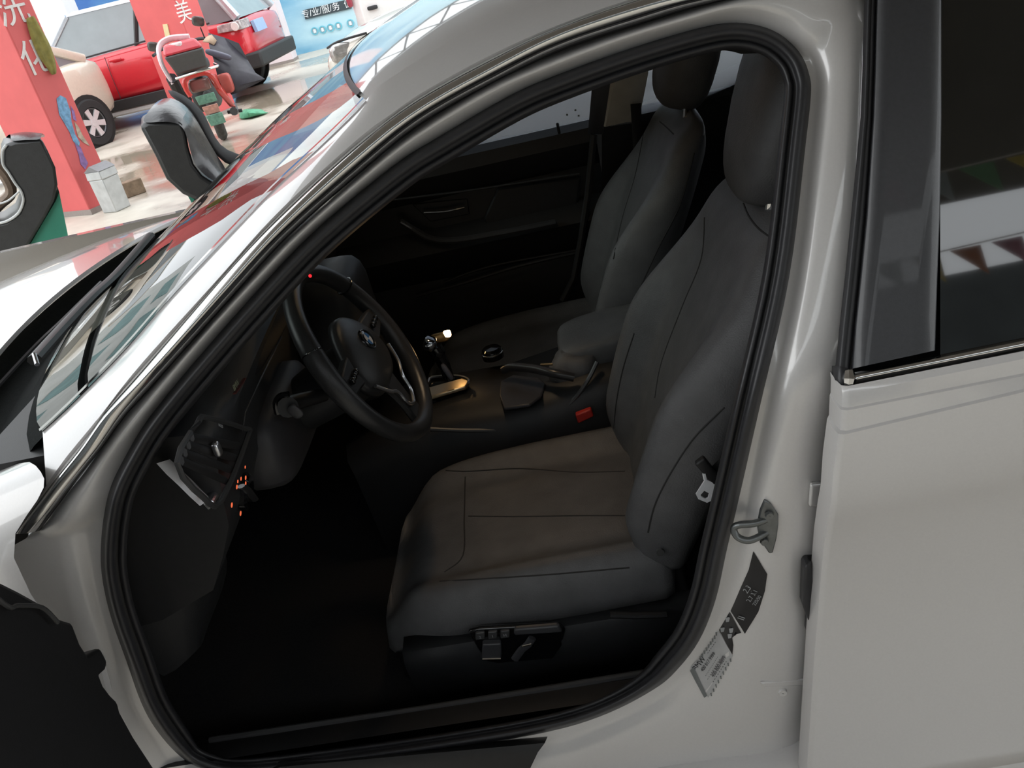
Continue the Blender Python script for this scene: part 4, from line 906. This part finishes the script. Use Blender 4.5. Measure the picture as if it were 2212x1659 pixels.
# red sport utility vehicle
sdir = Vector((-.9982, .06, 0))
near_rear = Vector((-2.72, 12.60, 0)); sn = Vector((.06, .9982, 0))
suvo = near_rear+sn*.95
suv, SP, sf_, ss_ = bgcar('sport_utility_vehicle', 'red sport utility vehicle with grey roof parked before the blue mural wall', suvo, sdir, 4.6, 1.9, RED,
  [(0., .50, 1.02, .86), (.12, .42, 1.08, .95), (.5, .36, 1.12, 1.), (1.4, .34, 1.10, 1.), (2.4, .34, 1.07, 1.), (3.3, .34, 1.03, 1.), (3.9, .36, .98, .98), (4.4, .40, .90, .93), (4.6, .45, .75, .85)],
  (3.35, 2.65, .45, .12, 1.02, 1.10, 1.66), (.92, 3.66), .36, SILV)
SB = mat('suv_cladding', (.03, .03, .032), .6)
ysd = .955
def side(x, z, off=0.): return SP(x, ysd+off, z)
sgn = 1 if (SP(0, 1, 0)-EYE).length < (SP(0, -1, 0)-EYE).length else -1
def side(x, z, off=0.): return SP(x, sgn*(.955+off), z)
MB().hexa([side(1.3, .28), side(3.2, .28), side(3.2, .28, -.1), side(1.3, .28, -.1)], [side(1.3, .42, .012), side(3.2, .42, .012), side(3.2, .42, -.1), side(1.3, .42, -.1)]).build('side_cladding', SB, suv, bevel=.01)
MB().hexa([SP(-.05, -.86, .40), SP(-.05, .86, .40), SP(.45, .955, .40), SP(.45, -.955, .40)], [SP(-.06, -.86, .62), SP(-.06, .86, .62), SP(.45, .965, .62), SP(.45, -.965, .62)]).build('rear_bumper', SB, suv, bevel=.03)
MB().hexa([SP(.02, sgn*.62, .95), SP(.06, sgn*.91, .95), SP(.42, sgn*.965, .97), SP(.36, sgn*.80, .97)], [SP(.03, sgn*.62, 1.08), SP(.08, sgn*.90, 1.08), SP(.40, sgn*.955, 1.07), SP(.36, sgn*.80, 1.07)]).build('tail_lamp', mat('lamp_clear', (.42, .38, .38), .12, 0, 1., .4, 25), suv, bevel=.01)
MB().lathe([(.001, .01), (.055, .01), (.06, 0)], SP(.14, sgn*.955, 1.01), ss_*sgn, 16).build('lamp_ring', mat('lamp_white', (.85, .82, .80), .2), suv)
pl_ = MB().hexa([SP(-.05, sgn*.18, .86), SP(-.05, sgn*.62, .86), SP(.0, sgn*.62, .86), SP(.0, sgn*.18, .86)], [SP(-.03, sgn*.18, 1.02), SP(-.03, sgn*.62, 1.02), SP(.02, sgn*.62, 1.02), SP(.02, sgn*.18, 1.02)]).build('number_plate', mat('plate_blue', (.35, .48, .75), .4), suv, smooth=False)
MB().pad(side(3.15, 1.10, .10), (.16, .20, .14), .5, 8).build('side_mirror', mat('mirror_black', (.03, .03, .035), .2, 0, .6), suv)
for x in (2.05, 1.15): MB().pad(side(x, .96, .012), (.20, .03, .04), .5, 8, Matrix.Rotation(math.atan2(sdir.y, sdir.x), 3, 'Z')).build('door_handle', RED, suv)
for x in (3.1, 2.2, 1.32): MB().tube([side(x, .44, .012), side(x, .75, .014), side(x, 1.03, -.01)], .005, 6).build('door_gap', SB, suv)
MB().tube([side(3.3, 1.06, -.035), side(2.2, 1.09, -.03), side(.5, 1.13, -.03)], .012, 6).build('window_line', SB, suv)
MB().tube([side(3.2, .235, -.06), side(1.3, .235, -.06)], .03, 6, flat=1.5).build('side_step', ALLOY, suv)
# beige hatchback with its rear wheel towards us
bw = at_z(224, 313); brd = Vector((.35, .937, 0)); bn = Vector((.937, -.35, 0))
bfw = -brd; bo = bw+brd*.66-bn*.80
bei, BP, bf_, bs_ = bgcar('beige_sedan_car', 'beige car with silver alloy wheel half hidden behind the red column', bo, bfw, 4.0, 1.68, BEI,
  [(0., .42, .98, .80), (.08, .34, 1.06, .90), (.35, .28, 1.12, .98), (.8, .26, 1.10, 1.), (1.6, .24, 1.04, 1.), (2.6, .24, .94, 1.), (3.2, .26, .90, .98), (3.8, .30, .78, .9), (4.0, .38, .66, .8)],
  (2.95, 2.25, 1.15, .30, .95, 1.1, 1.52), (.70, 3.20), .315, BEI)
sgb = 1 if (BP(0, 1, 0)-EYE).length < (BP(0, -1, 0)-EYE).length else -1
MB().pad(BP(1.12, sgb*.855, .86), (.05, .16, .04), .5, 8, Matrix.Rotation(math.atan2(brd.y, brd.x)-math.pi/2, 3, 'Z')).build('door_handle', BEI, bei)
MB().tube([BP(1.25, sgb*.85, .40), BP(1.02, sgb*.855, .70), BP(1.0, sgb*.80, .98)], .004, 6).build('door_gap', SB, bei)
MB().hexa([BP(1.05, sgb*.80, .20), BP(2.8, sgb*.80, .20), BP(2.8, sgb*.85, .22), BP(1.05, sgb*.85, .22)], [BP(1.05, sgb*.80, .30), BP(2.8, sgb*.80, .30), BP(2.8, sgb*.855, .30), BP(1.05, sgb*.855, .30)]).build('side_skirt', SB, bei)
# cream white car beyond the roof
who, wfw = Vector((3.25, 9.25, 0)), Vector((-1, -.03, 0))
whi, WP, wf_, ws_ = bgcar('white_sedan_car', 'cream white car whose headlamp shows beyond the sedan roof', who, wfw, 4.1, 1.75, CRM,
  [(0., .42, .9, .85), (.3, .3, .98, .97), (1.2, .26, .98, 1.), (2.4, .26, .95, 1.), (3.1, .28, .93, 1.), (3.6, .30, .86, .97), (3.95, .34, .76, .88), (4.1, .40, .62, .78)],
  (2.95, 2.1, .9, .2, .94, .98, 1.45), (.75, 3.3), .31, CRM)
sgw = 1 if WP(0, 1, 0).y < WP(0, -1, 0).y else -1
MB().pad(WP(3.80, sgw*.70, .70), (.36, .16, .20), .6, 10, Matrix.Rotation(.35*sgw, 3, 'Z')).build('headlamp', mat('lamp_lens', (.48, .46, .44), .1, .3, 1., .3, 20), whi)
MB().tube(catmull([WP(3.55, sgw*.80, .83), WP(3.85, sgw*.72, .81), WP(4.02, sgw*.52, .76)], 4), .012, 6).build('lamp_seam', SB, whi)
MB().pad(WP(2.80, sgw*.98, 1.02), (.12, .18, .12), .5, 8).build('side_mirror', mat('mirror_black', (.03, .03, .035), .2), whi)
# white van behind it
van, VP_, vf_, vs_ = bgcar('white_van', 'white van parked between the cream car and the blue mural wall', Vector((-1.35, 14.2, 0)), Vector((1, 0, 0)), 4.4, 1.7, mat('van_white', (.85, .85, .84), .35, 0, 1., .02),
  [(0., .40, 1.15, .92), (.1, .32, 1.2, .97), (.8, .30, 1.2, 1.), (2.4, .30, 1.15, 1.), (3.6, .32, 1.05, .98), (4.2, .36, .9, .9), (4.4, .42, .75, .8)],
  (3.9, 3.2, .15, .02, 1.02, 1.18, 1.85), (.75, 3.5), .31, mat('van_white', (.85, .85, .84), .35))
MB().pad(VP_(.03, -.80, 1.0), (.08, .10, .30), .5, 8).build('tail_lamp', mat('van_red', (.35, .05, .08), .3), van)
MB().pad(VP_(.35, -.86, .78), (.16, .04, .06), .5, 8).build('door_handle', SB, van)  # dark mirror-like object on the van, built as a handle
# ------------------------------------------------------------------ motorcycle seen from behind
mo = at_z(492, 308); hd = Vector((-.33, .94, 0)).normalized(); rt_ = Vector((hd.y, -hd.x, 0))
lean_ = Vector((-.10, -.0, 1))
def MP(x, y, z): return mo+rt_*(x-.10*z)+hd*(y+.27)+Vector((0, 0, z))
MOT = thing('motorcycle', MP(0, .5, 0), 'red and black motorcycle with dark box and two round mirrors standing on the wet floor', 'motorcycle')
wheel_r = MB().lathe([(.16, -.05), (.24, -.055), (.275, -.03), (.285, 0), (.275, .03), (.24, .055), (.16, .05)], MP(0, 0, .285), rt_, 28).build('rear_wheel', mat('dusty_tyre', (.06, .06, .055), .8, 0, 0, .3, 30), MOT)
MB().lathe([(.16, -.04), (.02, -.05), (.02, .05), (.16, .04)], MP(0, 0, .285), rt_, 20).build('wheel_hub', ALLOY, wheel_r)
MB().lathe([(.16, -.05), (.24, -.05), (.285, 0), (.24, .05), (.16, .05)], MP(0, 1.22, .285), rt_, 24).build('front_wheel', TYRE, MOT)
FLG = mat('flap_green', (.16, .36, .28), .6, 0, 0, .25, 30); FLP = mat('flap_pink', (.62, .34, .28), .6, 0, 0, .2, 30)
def flap(z0, z1, w0, w1, m_):
    MB().hexa([MP(-w0, -.33, z0), MP(w0, -.33, z0), MP(w0, -.31, z0), MP(-w0, -.31, z0)], [MP(-w1, -.36, z1), MP(w1, -.36, z1), MP(w1, -.34, z1), MP(-w1, -.34, z1)]).build('mud_flap_panel', m_, MOT, bevel=.006)
flap(.22, .34, .085, .09, FLG); flap(.345, .44, .08, .085, FLP); flap(.46, .56, .10, .105, FLG)
RTL = mat('tail_red', (.60, .05, .04), .3, 0, .6)
MB().tube(catmull([MP(-.14, -.36, .58), MP(-.15, -.36, .68), MP(-.10, -.36, .76), MP(.10, -.36, .77), MP(.16, -.34, .70), MP(.17, -.25, .58)], 4), .028, 8).build('tail_cowl', RTL, MOT)
MB().pad(MP(0, -.33, .66), (.24, .06, .13), .4, 8).build('tail_lamp', mat('lens_brown', (.16, .08, .07), .2, 0, 1.), MOT)
MB().grid([[MP(.12, -.30, .74), MP(.20, -.20, .72), MP(.20, -.15, .60)], [MP(.15, -.25, .52), MP(.20, -.1, .50), MP(.22, -.05, .45)], [MP(.20, -.1, .34), MP(.24, 0, .32), MP(.25, .05, .28)]]).build('side_fairing', RTL, MOT, solid=.02)
MB().pad(MP(.26, .02, .58), (.16, .10, .22), .5, 8).build('leg_shield', mat('shield_red', (.55, .12, .10), .4), MOT)
BX = MB().hexa([MP(-.17, -.36, .82), MP(.17, -.36, .82), MP(.17, .0, .82), MP(-.17, .0, .82)], [MP(-.21, -.40, 1.02), MP(.21, -.40, 1.02), MP(.19, .04, 1.02), MP(-.19, .04, 1.02)]).build('luggage_box', mat('box_grey', (.075, .08, .078), .5), MOT, bevel=.02)
MB().hexa([MP(-.215, -.405, 1.02), MP(.215, -.405, 1.02), MP(.2, .05, 1.02), MP(-.2, .05, 1.02)], [MP(-.17, -.34, 1.13), MP(.17, -.34, 1.13), MP(.15, .0, 1.13), MP(-.15, .0, 1.13)]).build('box_lid', mat('lid_red', (.55, .04, .06), .35, 0, .5), BX, bevel=.03)
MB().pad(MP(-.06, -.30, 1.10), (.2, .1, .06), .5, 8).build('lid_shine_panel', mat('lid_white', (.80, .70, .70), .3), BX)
MB().tube(catmull([MP(-.25, -.28, .74), MP(-.27, -.25, .95), MP(-.22, -.1, 1.12), MP(-.08, -.05, 1.17), MP(.12, -.1, 1.14)], 5), .035, 8, flat=.6).build('grab_rail_pad', mat('pad_white', (.72, .64, .66), .5), MOT)
MB().tube(catmull([MP(-.20, -.40, .79), MP(.0, -.42, .80), MP(.20, -.40, .80), MP(.27, -.30, .80), MP(.24, -.15, .82)], 5), .014, 8).build('luggage_rack', CHROME, MOT)
MB().pad(MP(0, .25, .82), (.28, .6, .14), .5, 10).build('saddle', mat('saddle_black', (.03, .03, .033), .5), MOT)
MB().pad(MP(0, .55, .50), (.26, .5, .42), .6, 10).build('engine', mat('engine_grey', (.05, .05, .05), .5, .4), MOT)
MB().tube([MP(.24, .45, .28), MP(.22, .0, .27), MP(.21, -.25, .30)], [.03, .045, .045], 10).build('exhaust', mat('exhaust_grey', (.10, .10, .10), .5, .6), MOT)
MB().tube([MP(-.16, .35, .25), MP(-.30, .30, .02)], .014, 8).build('side_stand', SB, MOT)
MB().tube([MP(.14, .0, .28), MP(.30, -.02, .26)], .02, 8).build('foot_peg', SB, MOT)
MB().tube(catmull([MP(-.36, .62, 1.02), MP(-.2, .85, 1.06), MP(.2, .85, 1.06), MP(.36, .62, 1.02)], 5), .018, 8).build('handlebar', SB, MOT)
MB().tube([MP(0, .85, 1.05), MP(0, 1.1, .5), MP(0, 1.22, .285)], .04, 8).build('front_fork', SB, MOT)
MB().pad(MP(0, .95, .95), (.3, .2, .3), .6, 8).build('headlamp_cowl', RTL, MOT)
MIR = mat('mirror_face', (.05, .045, .04), .25, 0, .5)
for (u, v), sx in (((332, 101), -1), ((428, 46), 1)):
    p = at_y(u, v, 10.05); h = MP(sx*.26, .75, 1.05)
    MB().tube([h, p-Vector((0, 0, .07))], .008, 6).build('mirror_stem', SB, MOT)
    MB().pad(p, (.15, .03, .11), .6, 8, Matrix.Rotation(.3, 3, 'Y')).build('mirror', MIR, MOT)
MB().tube([p_ for p_ in (MP(-.24, -.28, .80), MP(-.25, -.05, .62), MP(-.22, .2, .5))], .06, 8).build('saddle_bag', mat('bag_black', (.018, .016, .02), .6), MOT)
# black rain apron hanging over the handlebar
apx = [[(450,72,10.0),(485,82,9.95),(516,94,9.9)], [(452,100,9.75),(500,118,9.8),(535,130,9.85)], [(462,130,9.6),(505,150,9.65),(552,158,9.75)], [(470,165,9.55),(515,185,9.6),(572,170,9.7)], [(500,205,9.55),(515,200,9.58),(572,171,9.72)]]
AP = MB().grid([[at_y(*q) for q in r] for r in apx]).build('rain_apron', mat('apron_black', (.05, .047, .06), .45, 0, 0, .2, 12, .3, 30), MOT, solid=.012)
MB().grid([[at_y(*q) for q in r] for r in ([(446,80,9.9),(457,75,9.9),(468,88,9.9)], [(438,90,9.8),(452,92,9.78),(462,98,9.8)])]).build('apron_patch', mat('apron_tan', (.45, .32, .22), .7), AP, solid=.01)
MB().pad(at_y(472, 118, 9.62), (.30, .06, .07), .6, 8, Matrix.Rotation(.5, 3, 'Y')).build('apron_roll', mat('apron_grey', (.12, .12, .16), .5), AP)
# ------------------------------------------------------------------ two padded black loungers with green sides
VIN = mat('black_vinyl', (.022, .023, .024), .38, 0, 0, .15, 30, .15, 120)
VING = mat('glossy_vinyl', (.05, .05, .055), .22, 0, 0, .2, 12, .5, 22)
GRN = mat('green_board', (.02, .20, .13), .5, 0, 0, .06, 8)
PIPE = mat('white_piping', (.6, .62, .62), .5)
CY = 4.5
l1 = [(6,325),(12,312),(30,305),(90,300),(103,325),(120,362),(125,400),(118,434),(99,470),(80,502),(40,566),(0,600),(-90,640),(-120,540),(-60,480),(0,482),(12,479),(39,461),(50,434),(45,413),(33,397),(18,373),(6,355)]
LG1 = thing('padded_lounger', Vector((at_y(60, 450, CY).x, CY+.25, 0)), 'black padded lounger with white piping and green side, by the red column', 'lounger')
MB().prism([at_y(*q, CY) for q in l1], (-.25, .42, 0)).build('side_shell', VIN, LG1, bevel=.02)
MB().tube(catmull([at_y(*q, CY-.004) for q in ((14,313),(5,327),(6,355),(18,373),(33,397),(45,413),(50,434),(39,461),(12,479),(-20,484))], 4), .008, 6).build('piping', PIPE, LG1)
MB().tube(catmull([at_y(u, v, CY+.03) for u, v in ((0,440),(20,432),(45,410))], 4), .006, 6).build('piping', PIPE, LG1)
MB().grid([[at_y(22, 308, CY-.01), at_y(55, 300, CY-.015), at_y(92, 304, CY-.01)], [at_y(24, 292, CY+.05), at_y(50, 284, CY+.07), at_y(88, 286, CY+.05)], [at_y(20, 288, CY+.25), at_y(60, 280, CY+.28), at_y(96, 290, CY+.25)], [at_y(5, 305, CY+.5), at_y(50, 290, CY+.52), at_y(100, 300, CY+.5)]]).build('head_cushion', VING, LG1, sub=2)
gp = [at_y(*q, CY+.03) for q in ((122,425),(100,472),(60,540),(36,572))]
g1 = [at_y(128, 415, CY+.03), at_y(120, 435, CY+.03), at_y(99, 470, CY+.03), at_y(70, 520, CY+.03), at_y(30, 580, CY+.03)]
xl = g1[-1].x; xr = at_y(146, 522, CY+.03).x
MB().prism(g1+[Vector((xl, CY+.03, 0)), Vector((xr+.02, CY+.03, 0)), Vector((xr, CY+.03, g1[0].z-.35))], (-.2, .36, 0)).build('green_side', GRN, LG1, smooth=False)
MB().tube(catmull([at_y(u, v, CY+.2) for u, v in ((-30,470),(0,440),(24,415),(10,380),(-20,350))], 4), .035, 8).build('arm_roll', mat('arm_brown', (.20, .14, .10), .5, 0, 0, .2, 20), LG1)
l2 = [(301,272),(318,262),(392,262),(402,285),(408,320),(418,355),(437,380),(465,398),(520,410),(600,412),(600,470),(520,480),(470,462),(430,436),(395,420),(360,388),(335,335)]
LG2 = thing('padded_lounger', Vector((at_y(420, 400, CY).x, CY+.25, 0)), 'black padded lounger with creased glossy cover between motorcycle and windscreen', 'lounger')
MB().prism([at_y(*q, CY) for q in l2], (-.18, .45, 0)).build('side_shell', VIN, LG2, bevel=.025)
MB().grid([[at_y(*q) for q in r] for r in (
  [(303,268,CY-.01),(345,262,CY-.02),(393,264,CY-.01),(406,300,CY-.005),(414,345,CY-.005),(440,380,CY-.005),(475,398,CY-.005)],
  [(316,246,CY+.06),(350,238,CY+.08),(398,252,CY+.07),(418,295,CY+.05),(428,335,CY+.04),(452,368,CY+.04),(480,390,CY+.04)],
  [(332,226,CY+.2),(352,218,CY+.24),(408,240,CY+.2),(428,285,CY+.16),(440,318,CY+.14),(462,350,CY+.14),(485,378,CY+.14)],
  [(340,218,CY+.36),(368,206,CY+.4),(410,232,CY+.34),(434,275,CY+.28),(450,305,CY+.26),(470,338,CY+.26),(490,366,CY+.26)])]).build('seat_cover', VING, LG2, sub=2)
MB().grid([[at_y(*q) for q in r] for r in (
  [(368,206,CY+.40),(410,232,CY+.34),(434,275,CY+.28),(450,305,CY+.26),(470,338,CY+.26),(500,366,CY+.24)],
  [(355,190,CY+.62),(420,222,CY+.55),(440,258,CY+.5),(455,300,CY+.46),(480,328,CY+.44),(528,340,CY+.42)],
  [(372,196,CY+.8),(430,235,CY+.7),(446,265,CY+.66),(462,305,CY+.6),(490,335,CY+.56),(540,345,CY+.54)])]).build('far_armrest', mat('velour_black', (.012, .011, .013), .8), LG2, sub=1, solid=.04)
a_, b_ = at_y(404, 420, CY+.03), at_y(520, 470, CY+.03)
MB().prism([at_y(404, 420, CY+.03), at_y(440, 445, CY+.03), at_y(520, 478, CY+.03), at_y(600, 470, CY+.03), Vector((at_y(600, 470, CY).x, CY+.03, 0)), Vector((a_.x+.06, CY+.03, 0))], (0, .42, 0)).build('green_side', GRN, LG2, smooth=False)
# ------------------------------------------------------------------ small things on the floor
bc = at_z(268, 456); 
BIN = thing('waste_bin', bc+Vector((-.10, .14, 0)), 'grey metal waste bin with a pitched lid beside the red column', 'bin')
e1, e2 = eA, eB
bo_ = Vector((-.08, .02, 0))
bb = [bc+bo_, bc+e1*.17+bo_, bc+e1*.17+e2*.18+bo_, bc+e2*.18+bo_]
GM = mat('galvanised', (.52, .53, .53), .4, .35, 0, .12, 12)
ctr = sum(bb, Vector())/4
MB().hexa(bb, [p+(p-ctr)*.05+Vector((0, 0, .30)) for p in bb]).build('bin_body', GM, BIN, bevel=.008)
up_ = [p+(p-ctr)*.12+Vector((0, 0, .30)) for p in bb]
MB().hexa(up_, [p.lerp(Vector((ctr.x, ctr.y, p.z)), .05)+Vector((0, 0, .075)) for p in up_]).build('bin_collar', GM, BIN, bevel=.008)
tp_ = [p+Vector((0, 0, .075)) for p in up_]; rg = [(tp_[0]+tp_[3])/2+Vector((0, 0, .05)), (tp_[1]+tp_[2])/2+Vector((0, 0, .05))]
MB().add(tp_+rg, [(0, 1, 5, 4), (2, 3, 4, 5), (0, 4, 3), (1, 2, 5), (0, 3, 2, 1)]).build('bin_lid', mat('bin_lid_grey', (.22, .22, .23), .5, .2), BIN, smooth=False)
bk0 = at_z(283, 425)
BR = MB().box(bk0+Vector((.02, .05, .07)), (.20, .12, .14), Matrix.Rotation(math.radians(38), 3, 'Z')).build('brick', mat('brick_brown', (.26, .19, .13), .9, 0, 0, .25, 20, .5, 60), None, bevel=.008)
tag(BR, 'brown brick lying on the concrete floor beside the grey bin', 'brick')
gc = [[at_z(u+7, v-3, z) for u, v, z in r] for r in ([(508,262,.004),(530,258,.02),(552,252,.015),(578,246,.004)], [(510,250,.04),(528,246,.11),(546,248,.06),(570,246,.02)], [(512,240,.05),(526,236,.13),(544,240,.08),(562,242,.03)], [(516,246,.004),(530,240,.02),(548,238,.01),(562,240,.004)])]
GC_ = MB().grid(gc).build('green_rag', mat('rag_green', (.10, .34, .20), .85, 0, 0, .3, 14, .6, 30), None, sub=2, solid=.01)
tag(GC_, 'crumpled green cloth lying on the floor beside the motorcycle', 'cloth')
OL = mat('olive_cloth', (.22, .19, .05), .9, 0, 0, .2, 20, .5, 40)
cl = []
for (u, v, w) in ((62, 36, 14), (74, 70, 20), (88, 100, 24), (98, 124, 22), (108, 140, 16), (116, 162, 8)):
    cl.append([onA(u-w*.55, v+w*.2, .012), onA(u-w*.2, v+w*.05, .05), onA(u+w*.2, v-w*.02, .03), onA(u+w*.55, v-w*.2, .06), onA(u+w*.8, v-w*.3, .012)])
OC = MB().grid(cl).build('hanging_cloth', OL, None, solid=.012, sub=2)
tag(OC, 'olive cloth hanging from the white characters on the red column', 'cloth')
# ------------------------------------------------------------------ surroundings seen in reflections: shop front and pennants behind, block across the yard
BD = mat('facade_dark', (.035, .04, .04), .7, 0, 0, .4, 1.2)
wf = MB().box((2, -11.2, 3.95), (40, .4, 7.9)).build('wall_front', BD, smooth=False); tag(wf, None, None, kind='structure')
FAC = mat('facade_pale', (.68, .70, .68), .7, 0, 0, .08, 1.5); FWIN = mat('facade_window', (.18, .32, .32), .15, 0, .6, .2, 2)
bl_ = thing('office_block', (-24, 12, 0), 'pale office block with rows of blue green windows across the yard', 'building')
MB().box((-24, 12, 3.2), (6, 34, 6.4)).build('wall', FAC, bl_, smooth=False)
for r in range(2):
    for k in range(9):
        MB().box((-20.97, -2.5+3.6*k, 2.2+2.9*r), (.08, 2.3, 1.5)).build('window', FWIN, bl_, smooth=False)
PCOL = [mat('pennant_%s' % n, c, .7) for n, c in (('yellow', (.75, .6, .15)), ('pink', (.7, .25, .35)), ('green', (.25, .45, .25)), ('orange', (.75, .25, .08)), ('grey', (.5, .55, .55)))]
PN = []
cols = ('yellow', 'pink', 'green', 'orange', 'grey')
for j, (y, z, dx) in enumerate(((-2.1, 2.98, 0), (-2.7, 2.98, .1))):
    tagline = MB().tube([Vector((-.5, y, z+.02)), Vector((2.8, y, z-.10)), Vector((6, y, z+.02))], .004, 6).build('pennant_cord', PRW)
    tag(tagline, 'thin white cord of small coloured pennants strung %s' % ('under the canopy' if j == 0 else 'along the canopy edge'), 'cord')
    for k in range(9):
        x = 2.3+.19*k+dx
        zz = z-.10+.12*((x-2.75)/3.25)**2
        c_ = (k*3+j) % 5
        p = MB().prism([Vector((x-.07, y, zz)), Vector((x+.07, y, zz)), Vector((x+.03, y+.04, zz-.19))], (0, .003, 0)).build('pennant', PCOL[c_], tagline, smooth=False)
